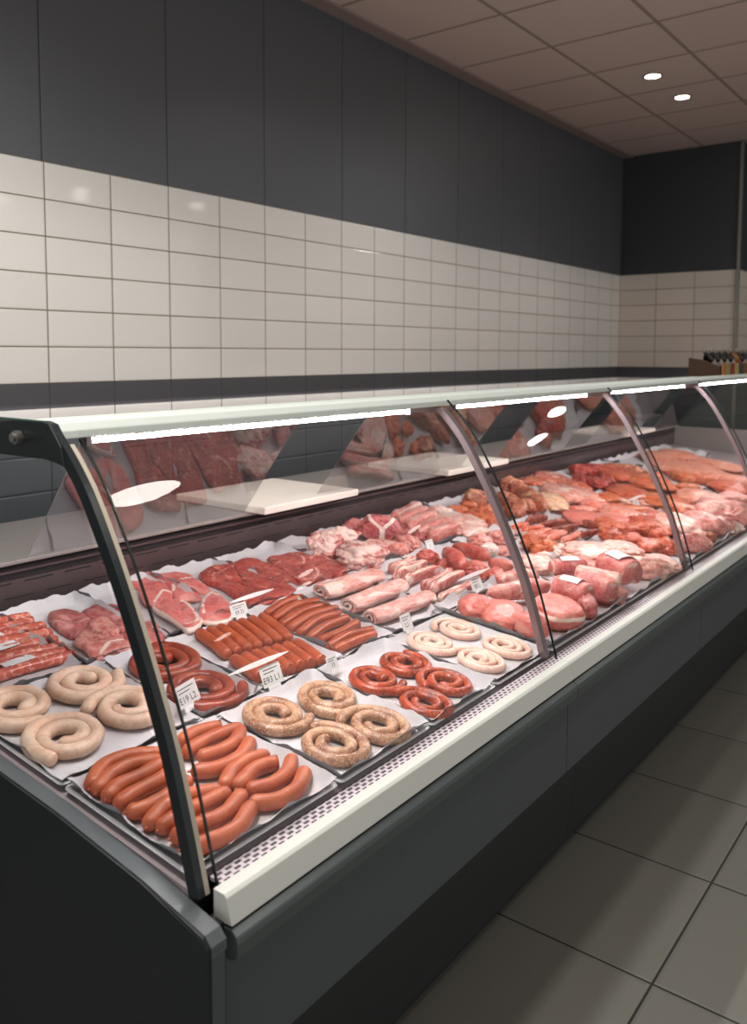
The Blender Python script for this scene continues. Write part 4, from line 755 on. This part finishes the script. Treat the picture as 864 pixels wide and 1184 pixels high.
# ------------------------------------------------------------------ things on the counter
def board(x0, x1, y0, y1, rot, label):
    o = box('cutting_board', -(x1-x0)/2, (x1-x0)/2, -(y1-y0)/2, (y1-y0)/2, 0, .028, M['board'], None, .005)
    o.location = ((x0+x1)/2, (y0+y1)/2, 1.0085); o.rotation_euler = (0, 0, rot)
    tag(o, label, 'cutting board', 'white cutting boards on the rear shelf')
board(-2.66, -2.165, 2.17, 2.72, .0, 'thick white cutting board on the rear shelf nearest the camera')
board(-2.66, -2.165, 3.42, 4.02, .0, 'white cutting board behind the first steel glass rib')
board(-2.62, -2.2, 5.85, 6.42, .0, 'farthest white cutting board, beside the weighing scale')
# weighing scale
ws = empty('weighing_scale', (-2.47, 6.56, 1.0085)); tag(ws, 'dark weighing scale with grey screen on the far rear shelf', 'scale')
box('scale_body', -.16, .16, -.0, .36, .012, .085, M['body'], ws, .008)
box('weighing_plate', -.15, .15, .01, .35, .086, .1, M['steel'], ws, .004)
box('display_post', -.15, -.11, .15, .21, .1, .2, M['body'], ws, .004)
sc_ = box('screen_housing', -.17, -.12, .02, .34, .14, .31, M['body'], ws, .008)
box('screen', -.119, -.117, .05, .31, .165, .285, plain('grey_screen', lin(120, 118, 124), .3), sc_)
for a in (-.13, .13):
    for b in (.04, .32):
        bm = bmesh.new(); bmesh.ops.create_cone(bm, cap_ends=True, segments=12, radius1=.015, radius2=.012, depth=.012, matrix=Matrix.Translation((a, b, .006))); bm_obj('foot', bm, M['plinth'], ws)
# crate of bottles on the canopy
M['crate'] = plain('brown_wood', lin(70, 46, 30), .6, 0, .3, 40, .4, .25)
M['bottle'] = plain('dark_bottle_glass', lin(34, 28, 24), .2)
M['capwhite'] = plain('bottle_cap', lin(132, 122, 112), .5)
M['bottle2'] = plain('amber_bottle_glass', lin(150, 98, 44), .25)
ck = empty('bottle_crate', (-1.55, 5.3, 1.464)); tag(ck, 'brown wooden crate of slanted sauce bottles on the counter top', 'crate')
CL = 1.2
box('base', -.07, .11, 0, CL, 0, .014, M['crate'], ck, .003)
box('front_board', .1, .114, 0, CL, .0, .065, M['crate'], ck, .003)
prism('end_board', [(-.07, 0), (.114, 0), (.114, .06), (.02, .1), (-.07, .115)], -.014, 0, M['crate'], ck, .003)
prism('end_board', [(-.07, 0), (.114, 0), (.114, .06), (.02, .1), (-.07, .115)], CL, CL+.014, M['crate'], ck, .003)
box('back_board', -.07, -.058, 0, CL, 0, .10, M['crate'], ck, .003)
def lathe(name, prof, mat, parent, n=18):
    bm = bmesh.new()
    R = [[bm.verts.new((r*math.cos(2*math.pi*k/n), r*math.sin(2*math.pi*k/n), z)) for k in range(n)] for r, z in prof]
    for a, b in zip(R, R[1:]):
        for k in range(n): bm.faces.new((a[k], a[(k+1) % n], b[(k+1) % n], b[k]))
    bm.faces.new(R[0][::-1]); bm.faces.new(R[-1])
    return bm_obj(name, bm, mat, parent, True)
bt0 = {}
labcol = [lin(200, 190, 180), lin(176, 96, 70), lin(206, 196, 180), lin(170, 60, 44)]
for i in range(8):
    kind = 'bottle2' if i in (4, 7) else 'bottle'
    t = empty('sauce_bottle', mat=Matrix.Translation((-1.52, 5.42+i*.145, 1.53)) @ Matrix.Rotation(math.radians(46), 4, 'X') @ Matrix.Rotation(math.radians(-8), 4, 'Y'))
    tag(t, f'{"amber" if kind == "bottle2" else "dark"} sauce bottle leaning in the crate, {["first", "second", "third", "fourth", "fifth", "sixth", "seventh", "eighth"][i]} from the left', 'bottle', 'sauce bottles in the crate')
    if kind in bt0:
        for ch in bt0[kind].children:
            c = ch.copy(); COL.objects.link(c); c.parent = t
    else:
        lathe('body', [(.03, -.04), (.033, -.034), (.033, .06), (.028, .08), (.013, .1), (.012, .125)], M[kind], t)
        lathe('cap', [(.014, .124), (.0145, .126), (.0145, .142), (.012, .144)], M['capwhite'], t)
        bt0[kind] = t
        bm = bmesh.new(); n = 18
        a = [bm.verts.new((.0336*math.cos(2*math.pi*k/n), .0336*math.sin(2*math.pi*k/n), -.02)) for k in range(n)]
        b = [bm.verts.new((.0336*math.cos(2*math.pi*k/n), .0336*math.sin(2*math.pi*k/n), .05)) for k in range(n)]
        for k in range(n): bm.faces.new((a[k], a[(k+1) % n], b[(k+1) % n], b[k]))
        bm_obj('paper_label', bm, plain('bottle_label_'+kind, labcol[0] if kind == 'bottle' else labcol[1], .5, 0, .2, 60, .4, .5), t, True)
pk = [lin(176, 120, 60), lin(150, 140, 90), lin(150, 50, 40), lin(186, 170, 110), lin(60, 60, 56), lin(120, 76, 50)]
for i in range(12):
    o = box('spice_packet', -.004, .004, -.038, .038, 0, .075, plain(f'packet_{i}', pk[i % 6], .4, 0, .2, 80, .5, .5), None, .003)
    o.location = (-1.4285, 5.35+i*.096, 1.464+.004)
    tag(o, f'{["ochre", "olive", "red", "straw", "black", "brown"][i % 6]} spice packet at the crate front, {["first", "second", "third", "fourth", "fifth", "sixth", "seventh", "eighth", "ninth", "tenth", "eleventh", "twelfth"][i]} from the left', 'packet', 'spice packets on the crate front')

# ------------------------------------------------------------------ deck frame
DECK = Matrix.Translation((-1.03, 0, .735)) @ Matrix.Rotation(TILT, 4, 'Y')
def DM(s, y, h, rz=0): return DECK @ Matrix.Translation((-s, y, h)) @ Matrix.Rotation(rz, 4, 'Z')

def tray(s0, s1, y0, y1, what, liner=True, crumple=.012, seed=0, over=.004, h=.014, lipy=(1, 1)):
    w, d = s1-s0, y1-y0
    cm = DM((s0+s1)/2, (y0+y1)/2, .0015)
    hx, hy = w/2, d/2
    def ring(o, z): 
        r = .012; pts = []
        for cx, cy, a0 in ((hx-o-r, hy-o-r, 0), (-hx+o+r, hy-o-r, 90), (-hx+o+r, -hy+o+r, 180), (hx-o-r, -hy+o+r, 270)):
            for q in (0, 30, 60, 90):
                a = math.radians(a0+q); pts.append((cx+r*math.cos(a), cy+r*math.sin(a), z))
        return pts
    L = [ring(-.001, h-.0015), ring(-.001, h), ring(.004, h+.0008), ring(.0075, h), ring(.016, .0035), ring(.015, 0), ring(.007, h-.0015)]
    vs = [p for r in L for p in r]; n = 16; fs = []
    for a in range(4):
        for k in range(n): fs.append((a*n+k, a*n+(k+1) % n, (a+1)*n+(k+1) % n, (a+1)*n+k))
    fs.append(tuple(4*n+k for k in range(n)))
    for k in range(n): fs.append((5*n+k, 5*n+(k+1) % n, 6*n+(k+1) % n, 6*n+k)); 
    fs.append(tuple(5*n+k for k in range(n))[::-1])
    for k in range(n): fs.append((6*n+k, 6*n+(k+1) % n, (k+1) % n, k))
    bm = bmesh.new(); V = [bm.verts.new(v) for v in vs]
    for f in fs:
        try: bm.faces.new([V[i] for i in f])
        except ValueError: pass
    o = bm_obj('steel_tray', bm, M['traysteel'])
    o.matrix_world = cm; tag(o, f'shallow steel tray holding the {what}', 'tray', 'steel display trays')
    if liner:
        nx, ny = 34, 34; vs, fs = [], []
        W, H = w-.014, d-.014
        for i in range(nx+1):
            for j in range(ny+1):
                u, v = i/nx*2-1, j/ny*2-1
                e = max(abs(u), abs(v))
                x, yv = u*W/2, v*H/2
                nz = noise.noise(Vector((x*14+seed, yv*14, seed*1.7)))+.5*noise.noise(Vector((x*26, yv*26+seed, 3.1)))+.35*abs(noise.noise(Vector((x*48, yv*48, seed))))
                z = .0052+max(0, nz)*.0025
                k = max(0, (e-.88)/.12)
                if k > 0:
                    rise = (h+.004+crumple*(nz+.35))*k**1.2
                    z += rise
                    x += math.copysign(over*k, u)*(abs(u) > .88); yv += math.copysign(over*k, v)*(abs(v) > .88)
                vs.append((x, yv, z))
        for i in range(nx):
            for j in range(ny): a = i*(ny+1)+j; fs.append((a, a+ny+1, a+ny+2, a+1))
        p = mesh_obj('paper_liner', vs, fs, M['paper'], None, True)
        p.matrix_world = cm; tag(p, f'white greaseproof paper lining the tray of the {what}', 'paper', 'greaseproof tray papers')

TRAYS = [
 (0, .365, .858, 1.232, 'orange-brown wieners'), (0, .365, 1.238, 1.56, 'coarse beige sausage rings'), (0, .365, 1.565, 1.862, 'coarse red sausage rings'), (0, .365, 1.868, 2.175, 'thin pale pink spirals'),
 (.0, .42, 2.182, 2.76, 'pork loins at the first steel rib'), (.0, .42, 2.766, 3.42, 'white-labelled rolled pork roasts'), (0, .42, 3.43, 4.1, 'pink roasts beyond the second steel rib'), (0, .42, 4.11, 4.9, 'pink roasts by the frame edge'), (0, .42, 4.91, 5.9, 'last front joints of pork'),
 (.372, .762, .858, 1.205, 'fat pale beige sausage rings'), (.372, .762, 1.21, 1.398, 'smoked brown-red coils'), (.372, .772, 1.404, 1.70, 'two rows of straight frankfurters'), (.372, .772, 1.706, 1.925, 'bowed brown grill sausages'), (.372, .79, 1.931, 2.215, 'rolled pork bellies'), (.372, .8, 2.22, 2.53, 'pork rib strips'), (.43, .8, 2.536, 2.87, 'dark red liver and kidney pieces'), (.43, .8, 2.876, 3.38, 'orange-edged bacon'), (.43, .8, 3.386, 3.72, 'dark smoked meat strips'), (.43, .82, 3.726, 4.6, 'orange marinated cutlets and fillets'), (.43, .82, 4.61, 5.6, 'bright orange marinated fillets'),
 (.775, 1.225, .858, 1.175, 'film-covered raw sausages'), (.775, 1.225, 1.18, 1.44, 'dark pork steaks'), (.78, 1.225, 1.446, 1.70, 'pork chops'), (.78, 1.225, 1.706, 1.985, 'pair of large beef steaks'), (.8, 1.225, 1.99, 2.30, 'broad red round steak'), (.805, 1.225, 2.31, 2.74, 'marbled pork necks'), (.81, 1.225, 2.746, 3.30, 'sliced pork loin rack'), (.81, 1.225, 3.306, 3.66, 'orange marinated cubes'), (.81, 1.225, 3.666, 4.2, 'brown marinated shanks'), (.83, 1.225, 4.206, 4.75, 'film-wrapped meat packs'), (.83, 1.225, 4.756, 5.5, 'dark red beef heap'), (.83, 1.225, 5.51, 6.7, 'farthest salmon-pink slices'),
]
BARE = {'two rows of straight frankfurters', 'thin pale pink spirals'}
for i, (s0, s1, y0, y1, what) in enumerate(TRAYS):
    front = s1 < .43
    tray(s0, s1, y0, y1, what, True, .004 if what in BARE else (.02 if s0 > .7 else .02 if front and y0 > 2.1 else .013), i*3.7, .001 if what in BARE else .0035)

# ------------------------------------------------------------------ goods
def place(o, it, m):
    o.matrix_world = m; tag(o, it['l'], it['c'], it.get('g')); return o

def make_saus(it):
    r = it['r']; pts = it['p']
    pts = [(max(s, .02), max(y, .872+r)) for s, y in pts]
    c = (sum(p[0] for p in pts)/len(pts), sum(p[1] for p in pts)/len(pts))
    L = [Vector((-(s-c[0]), y-c[1], 0)) for s, y in pts]
    dense = catmull(L, 60); tot = sum((b-a).length for a, b in zip(dense, dense[1:])); acc = 0; keep = []
    for i, q in enumerate(dense):
        if i: acc += (q-dense[i-1]).length
        ins = r*(.4 if it['m'] == 'wiener' else .85)
        if ins <= acc <= tot-ins: keep.append(q)
    L = keep[::4]+[keep[-1]] if len(keep) > 8 else L
    vs, fs = tube_path(L, r, 18, 14, .05, .97, random.random()*9)
    o = mesh_obj(it['n'], vs, fs, M[it['m']], None, True)
    place(o, it, DM(c[0], c[1], r*.96+.0075+it.get('lift', 0)))
    if it['m'] == 'wiener':
        d = (L[0]-L[1]).normalized(); e = L[0]+d*r*.9
        kv, kf = tube_path([e-d*.003, e+d*.004], .0028, 3, 7)
        mesh_obj('twisted_end', kv, kf, M['browned'], o, True)

def make_ring(it):
    s, y = it['p']; rad = it['rad']; T = it['turns']; pts = []
    n = int(14*T)+6
    for k in range(n+1):
        a = k/n*T*2*math.pi
        r = it['r0']+rad*1.97*k/n*T
        if k/n > .93: r += rad*.3*(k/n-.93)/.07
        wob = 1+.03*math.sin(a*1.7+it['rot']*3)
        x, yy = r*wob*math.cos(a+it['rot']), r*wob*math.sin(a+it['rot'])
        pts.append(Vector((x*it['sx'], yy*it['sy'], .002*math.sin(a*.9+it['rot']))))
    vs, fs = tube_path(pts, rad, n*4, 14, .09, .98, it['rot'])
    o = mesh_obj(it['n'], vs, fs, M[it['m']], None, True)
    place(o, it, DM(s, y, rad+.0095))

def make_slab(it):
    pts, seams, th, lift = it['p']
    c = (sum(p[0] for p in pts)/len(pts), sum(p[1] for p in pts)/len(pts))
    pts = [(c[0]+(q[0]-c[0])*1.07, c[1]+(q[1]-c[1])*1.07) for q in pts]
    K = 64; out = catmull([(-(s-c[0]), y-c[1], 0) for s, y in pts], K, True)
    sm = [[Vector((-(s-c[0]), y-c[1], 0)) for s, y in q] for q in seams]
    sm = [catmull(q, 24) for q in sm]
    rad = [(.0, 1), (.12, 1), (.24, 1), (.36, 1), (.48, 1), (.58, 1), (.68, .99), (.77, .98), (.84, .96), (.9, .92), (.95, .83), (.985, .66), (1.0, .45), (.99, .2), (.96, .0)]
    vs, at = [], []; seed = random.random()*20
    for q, zz in rad[1:]:
        for k, p in enumerate(out):
            v = p*q; nz = noise.noise(Vector((v.x*26, v.y*26, seed)))*.2-.22*max(0, .2-abs(noise.noise(Vector((v.x*17, v.y*17, seed+5)))))/.2+noise.noise(Vector((v.x*70, v.y*70, seed)))*.06
            vs.append(Vector((v.x, v.y, th*(zz*(1+nz)-.5))))
            f = 0
            for line in sm:
                d = min((v-w).length for w in line); f = max(f, 1-d/.011)
            if it.get('rim'):
                f = max(f, (q-.86)/.1*.8)
            at.append(max(0, min(1, f)))
    n = len(rad)-1; vs.append(Vector((0, 0, th*.5))); at.append(0)
    fs = [(len(vs)-1, k, (k+1) % K) for k in range(K)]
    for i in range(n-1):
        for k in range(K): fs.append((i*K+k, (i+1)*K+k, (i+1)*K+(k+1) % K, i*K+(k+1) % K))
    fs.append(tuple((n-1)*K+k for k in range(K))[::-1])
    o = mesh_obj(it['n'], vs, fs, M[it['m']], None, True, at)
    m = DM(c[0], c[1], th*.5+.0085+lift)
    place(o, it, m)

def ico(sub):
    bm = bmesh.new(); bmesh.ops.create_icosphere(bm, subdivisions=sub, radius=1)
    V = [v.co.copy() for v in bm.verts]; F = [tuple(v.index for v in f.verts) for f in bm.faces]; bm.free(); return V, F
ICO = {k: ico(k) for k in (4, 5)}
ROTB = .6546
def make_blob(it):
    s, y, a, b, hz, lift = it['p']
    b = min(b, 1.7*a)
    if s < .2: b = min(b, max(.03, (s/.8-.8*a)/.6)); s = max(s, .8*(.8*a+.6*b))
    far = y > 3.4
    g = 1.28 if y > 3.0 else 1.08
    a *= g; b *= g; hz *= 1.12 if y > 2.3 else 1
    V, F = ICO[4 if (far or a < .04) else 5]
    seed = random.random()*50; vs, at = [], []
    knob = .28 if it['m'] in ('orange', 'orangered', 'brownmar', 'marbled') else .09 if it['m'] in ('loin', 'loincut') else .17
    fork = it.get('fork')
    for v in V:
        q = v*1.25+Vector((seed, seed*.3, 0))
        d = 1+knob*noise.noise(q)+knob*.55*noise.noise(q*2.3)+knob*.22*noise.noise(q*5)
        d += knob*.14*noise.noise(q*11)
        d -= (.13 if knob > .1 else .02)*max(0, .22-abs(noise.noise(q*1.35+Vector((9, 4, 2)))))/.22
        p = v*d
        x, yy, z = p.x, p.y, p.z
        e = math.hypot(x, yy)
        if abs(x)+abs(yy) > 0:                      # squarer plan than a pure ellipse
            k = (abs(v.x)**2.6+abs(v.y)**2.6+1e-9)**(1/2.6)/max(1e-6, math.hypot(v.x, v.y)); x /= k**.6; yy /= k**.6
        z = max(z, -.72)
        f = 0
        if fork == 1:      # forked white seam on the near face
            if yy < .55:
                dd = min(abs(x-.12)+max(0, z-.25)*2, abs((x-.12)-(z-.2)*.75)+max(0, .15-z)*3, abs((x-.12)+(z-.2)*.95)+max(0, .15-z)*3)
                f = 1-dd/.24
            if yy < -.45: yy = -.45+.25*(yy+.45)
        if fork == 2:      # flat round cut face with a fat rim underneath
            if z > .45: z = .45+.25*(z-.45)
            f = max(0, 1-abs(z-.12)/.22) if yy < .2 else 0
        vs.append((x*a, yy*b, z*hz)); at.append(max(0, min(1, f)))
    o = mesh_obj(it['n'], vs, F, M[it['m']], None, True, at)
    place(o, it, DM(s, y, hz*.72+.0085+lift, ROTB))

def make_bar(it):
    s0, y0, s1, y1, w, hz, lift = it['p']; k = it['k']
    c = ((s0+s1)/2, (y0+y1)/2); d = Vector((-(s1-s0), y1-y0, 0)); L = d.length; ang = math.atan2(d.y, d.x)
    seed = random.random()*40; hw = w/2*(1.34 if y0 > 3.0 else 1.36 if k == 'roll' else 1.08); at = []
    n = 26
    if k == 'roll':
        # coiled slab: spiral section swept along the length
        T = 1.75; K = 46; th = .30
        outer, inner = [], []
        for j in range(K+1):
            a = j/K*T*2*math.pi; r = 1-.40*j/K*T
            outer.append((r*math.cos(a-.9), r*math.sin(a-.9))); inner.append(((r-th)*math.cos(a-.9), (r-th)*math.sin(a-.9)))
        sec0 = outer+inner[::-1]
        P = [Vector((-L/2+L*i/n, .006*math.sin(i/n*3+seed), 0)) for i in range(n+1)]
        def sec(i):
            e = 1-.12*abs(i/n*2-1)**6
            return [(x*hw*e*(1+.15*noise.noise(Vector((x*2, z*2, i*.22+seed)))), z*hz*e*(1+.2*noise.noise(Vector((x*2+5, z*2, i*.25+seed))))) for x, z in sec0]
        vs, fs = sweep(P, sec)
        at = [(.5+.5*noise.noise(Vector((v.x*20, v.y*30, v.z*30+seed)))) if abs(v.x) < L*.49 else .1 for v in vs]
        # replace the big n-gon caps by quads between the outer and inner turn
        fs = fs[:-2]; m = len(sec0)
        for base in (0, n*m):
            for j in range(K): fs.append((base+j, base+j+1, base+m-2-j, base+m-1-j))
        o = mesh_obj(it['n'], vs, fs, M[it['m']], None, True, [max(0, min(1, x*.7)) for x in at])
        place(o, it, DM(c[0], c[1], hz+.0085+lift, ang)); return
    K = 20
    bow = {'strip': .012, 'fillet': .01, 'roast': .004}[k]*(1 if seed > 20 else -1)
    P = [Vector((-L/2+L*i/n, bow*(1-(i/n*2-1)**2), 0)) for i in range(n+1)]
    pw = {'strip': .28, 'fillet': .62, 'roast': .35}[k]
    knob = .2 if it['m'] in ('orange', 'brownmar') else .11
    ridge = it['m'] in ('darksmoke', 'brownmar')
    def prof(t):
        u = abs(t*2-1)
        if k == 'strip': return (1-u**9)**.5*(.94+.06*math.cos(t*9+seed)) if u < 1 else .02
        if k == 'roast': return (1-u**14)**.6*(1-.06*u) if u < 1 else .02
        return max(.02, (1-u**2.6)**.62)*(.86+.22*t)
    def sec(i):
        t = i/n; q = prof(t); out = []
        for j in range(K):
            a = 2*math.pi*j/K; ca, sa = math.cos(a), math.sin(a)
            ex = {'strip': .55, 'fillet': .85, 'roast': .9}[k]
            x = math.copysign(abs(ca)**ex, ca); z = math.copysign(abs(sa)**ex, sa)
            nz = 1+knob*noise.noise(Vector((x*1.3, z*1.3, t*L*26+seed)))+knob*.6*noise.noise(Vector((x*3, z*3, t*L*60+seed)))
            if ridge: nz *= 1+.1*math.sin(t*34+x*2)
            z = max(z, -.8)
            out.append((x*hw*q*nz, z*hz*q**.8*nz))
        return out
    vs, fs = sweep(P, sec)
    stripe = it['m'] in ('rib', 'rib_meat')
    for v in vs:
        f = 0
        lat = (v.y-0)/max(hw, 1e-6)
        if stripe: f = .42+.42*math.sin(lat*8.5+seed+v.x*12)+.3*noise.noise(v*40) if v.z > -.2*hz else .2
        elif it['m'] == 'bacon': f = .95 if (v.z < .25*hz) else (.9 if abs(lat-.1) < .18 else 0)
        elif it['n'] == 'pork_loin_slice': f = .75 if abs(lat) > .72 else .1
        elif k == 'roast': f = max(0, .75-abs(abs(v.x)/L*2-.93)*9)
        at.append(max(0, min(1, f)))
    mat = M['rib_meat'] if it['m'] == 'rib' else M[it['m']]
    o = mesh_obj(it['n'], vs, fs, mat, None, True, at)
    place(o, it, DM(c[0], c[1], hz*.8+.0085+lift, ang))
    if it.get('sticker'):
        S, Fs = [], []; mm_, nn = 10, 10
        for i in range(mm_+1):
            for j in range(nn+1):
                t = .22+.5*i/mm_; a = math.radians(38+88*j/nn)
                q = prof(t)
                S.append((-L/2+L*t, bow*(1-(t*2-1)**2)+math.cos(a)*hw*q*1.09, math.sin(a)*hz*1.09*q**.8+.002))
        for i in range(mm_):
            for j in range(nn): b_ = i*(nn+1)+j; Fs.append((b_, b_+1, b_+nn+2, b_+nn+1))
        st = mesh_obj('sticker', S, Fs, M['label'], o, True); st['label'] = 'white paper label'

for it in ITEMS:
    {'saus': make_saus, 'ring': make_ring, 'slab': make_slab, 'blob': make_blob}.get(it['k'], make_bar)(it)

# plastic film over the raw sausages
for i, (s, y, w, d, rz, l) in enumerate([(1.13, 1.10, .03, .03, .2, 'farthest back'), (1.06, 1.09, .035, .03, .15, 'second from the back'), (.98, 1.08, .045, .035, .1, 'large middle one'), (.88, 1.06, .05, .03, .1, 'nearest the front')]):
    nx = 10; vs, fs = [], []
    for a in range(nx+1):
        for b in range(nx+1):
            u, v = a/nx-.5, b/nx-.5
            vs.append((u*d, v*w*1.6, .002*noise.noise(Vector((u*6, v*9, i)))))
    for a in range(nx):
        for b in range(nx): q = a*(nx+1)+b; fs.append((q, q+nx+1, q+nx+2, q+1))
    o = mesh_obj('film_patch', vs, fs, M['label'], None, True); o.matrix_world = DM(s, y, .0375, rz)
    tag(o, f'white glossy film label across the raw sausages, {l}', 'film', 'film labels on raw sausages')

# price tags: card, lettering, and on some a white tapered blade
def text_mesh(txt, size, parent, loc, mat):
    cu = bpy.data.curves.new('lettering', 'FONT'); cu.body = txt; cu.size = size; cu.align_x = 'CENTER'; cu.align_y = 'CENTER'
    tmp = bpy.data.objects.new('tmp_text', cu); COL.objects.link(tmp)
    dg = bpy.context.evaluated_depsgraph_get(); me = bpy.data.meshes.new_from_object(tmp.evaluated_get(dg))
    bpy.data.objects.remove(tmp); bpy.data.curves.remove(cu)
    me.materials.clear(); me.materials.append(mat)
    o = bpy.data.objects.new('lettering', me); COL.objects.link(o); o.parent = parent; o.location = loc
    return o
def price_tag(s, y, w, h, txt, label, blade=None, base_h=.03, yawd=0, lines=2):
    # local frame: X along the counter, Y up the card, Z towards the customer
    face = DECK @ Matrix.Translation((-s, y, base_h)) @ Matrix.Rotation(math.radians(90+yawd), 4, 'Z') @ Matrix.Rotation(math.radians(62), 4, 'X')
    t = empty('price_tag', mat=face); tag(t, label, 'price tag', 'price tags in the trays')
    box('card', -w/2, w/2, 0, h, -.0012, 0, M['card'], t)
    text_mesh(txt, h*.42, t, (0, h*.3, .0006), M['ink'])
    bm = bmesh.new()
    for k in range(lines): bm_box(bm, -w*.36, w*(.36-.2*k), h*(.78-.16*k), h*(.82-.16*k), 0, .0004)
    bm_obj('printed_lines', bm, M['ink'], t)
    box('stand', -w*.3, w*.3, -.012, 0, -.003, .001, M['plastic'], t)
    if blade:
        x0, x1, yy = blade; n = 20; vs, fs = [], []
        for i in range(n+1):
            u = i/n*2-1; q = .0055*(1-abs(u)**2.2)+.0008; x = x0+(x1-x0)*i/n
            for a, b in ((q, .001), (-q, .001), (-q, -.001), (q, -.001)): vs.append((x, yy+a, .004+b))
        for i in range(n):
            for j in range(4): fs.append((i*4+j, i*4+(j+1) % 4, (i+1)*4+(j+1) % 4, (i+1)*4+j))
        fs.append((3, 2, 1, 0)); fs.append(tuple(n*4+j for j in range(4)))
        b = mesh_obj('white_blade', vs, fs, M['plastic'], t); b['label'] = 'white pointed blade'
price_tag(.425, 1.215, .075, .05, 'E19 L2.', 'price tag leaning on the smoked coils behind the corner post', None, .035, 12)
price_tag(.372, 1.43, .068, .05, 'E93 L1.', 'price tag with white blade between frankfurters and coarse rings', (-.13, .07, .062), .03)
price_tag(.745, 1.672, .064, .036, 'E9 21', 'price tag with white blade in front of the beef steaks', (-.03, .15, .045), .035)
price_tag(.355, 1.972, .05, .045, 'L1.', 'small pale price tag between rolled bellies and pink spirals', None, .03)
price_tag(.33, 1.605, .04, .034, '13', 'faint price tag at the paper corner beside the red rings', None, .03)
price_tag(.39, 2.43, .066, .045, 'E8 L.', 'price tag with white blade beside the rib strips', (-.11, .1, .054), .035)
price_tag(.745, 2.67, .05, .034, '7', 'blank-looking price tag between pork shank and liver pieces', None, .05, 0, 1)
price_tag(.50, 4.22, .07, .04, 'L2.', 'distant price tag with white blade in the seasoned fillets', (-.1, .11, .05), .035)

# ------------------------------------------------------------------ light
def area(name, loc, size, power, col, rot=(0, 0, 0), shape='DISK', spread=180, sizey=None):
    d = bpy.data.lights.new(name, 'AREA'); d.shape = shape; d.size = size; d.energy = power; d.color = col; d.spread = math.radians(spread)
    if sizey: d.size_y = sizey
    o = bpy.data.objects.new(name, d); COL.objects.link(o); o.location = loc; o.rotation_euler = rot; return o
def spot(name, loc, power, angle, blend, col, r=.05, rot=(0, 0, 0)):
    d = bpy.data.lights.new(name, 'SPOT'); d.energy = power; d.spot_size = math.radians(angle); d.spot_blend = blend; d.color = col; d.shadow_soft_size = r
    o = bpy.data.objects.new(name, d); COL.objects.link(o); o.location = loc; o.rotation_euler = rot; return o
LIGHTS()
w = bpy.data.worlds.new('World'); SC.world = w; w.use_nodes = True
bg = w.node_tree.nodes['Background']; bg.inputs[0].default_value = (1, .995, .985, 1); bg.inputs[1].default_value = AMB

# ------------------------------------------------------------------ camera
cd = bpy.data.cameras.new('camera'); cam = bpy.data.objects.new('camera', cd); COL.objects.link(cam)
p, yaw, roll = .0764, .6546, .0029
Fh = Vector((-math.sin(yaw), math.cos(yaw), 0)); R0 = Vector((math.cos(yaw), math.sin(yaw), 0))
Fw = Fh*math.cos(p)+Vector((0, 0, -math.sin(p))); U0 = R0.cross(Fw)
R1 = R0*math.cos(roll)+U0*math.sin(roll); U1 = U0*math.cos(roll)-R0*math.sin(roll)
cam.matrix_world = Matrix(((R1.x, U1.x, -Fw.x, 0), (R1.y, U1.y, -Fw.y, 0), (R1.z, U1.z, -Fw.z, 1.6), (0, 0, 0, 1)))
cd.sensor_fit = 'HORIZONTAL'; cd.sensor_width = 36; cd.lens = 973.8/864*36
cd.shift_x = 0; cd.shift_y = -(592-482.96)/864
cd.clip_start = .05
cd.dof.use_dof = True; cd.dof.focus_distance = 2.1; cd.dof.aperture_fstop = 5
SC.camera = cam
SC.view_settings.view_transform = 'Standard'; SC.view_settings.look = 'None'; SC.view_settings.exposure = 0; SC.view_settings.gamma = 1
SC.cycles.use_denoising = True
SC.cycles.max_bounces = 8; SC.cycles.transparent_max_bounces = 16; SC.cycles.caustics_reflective = False; SC.cycles.caustics_refractive = False
SC.cycles.sample_clamp_indirect = 4
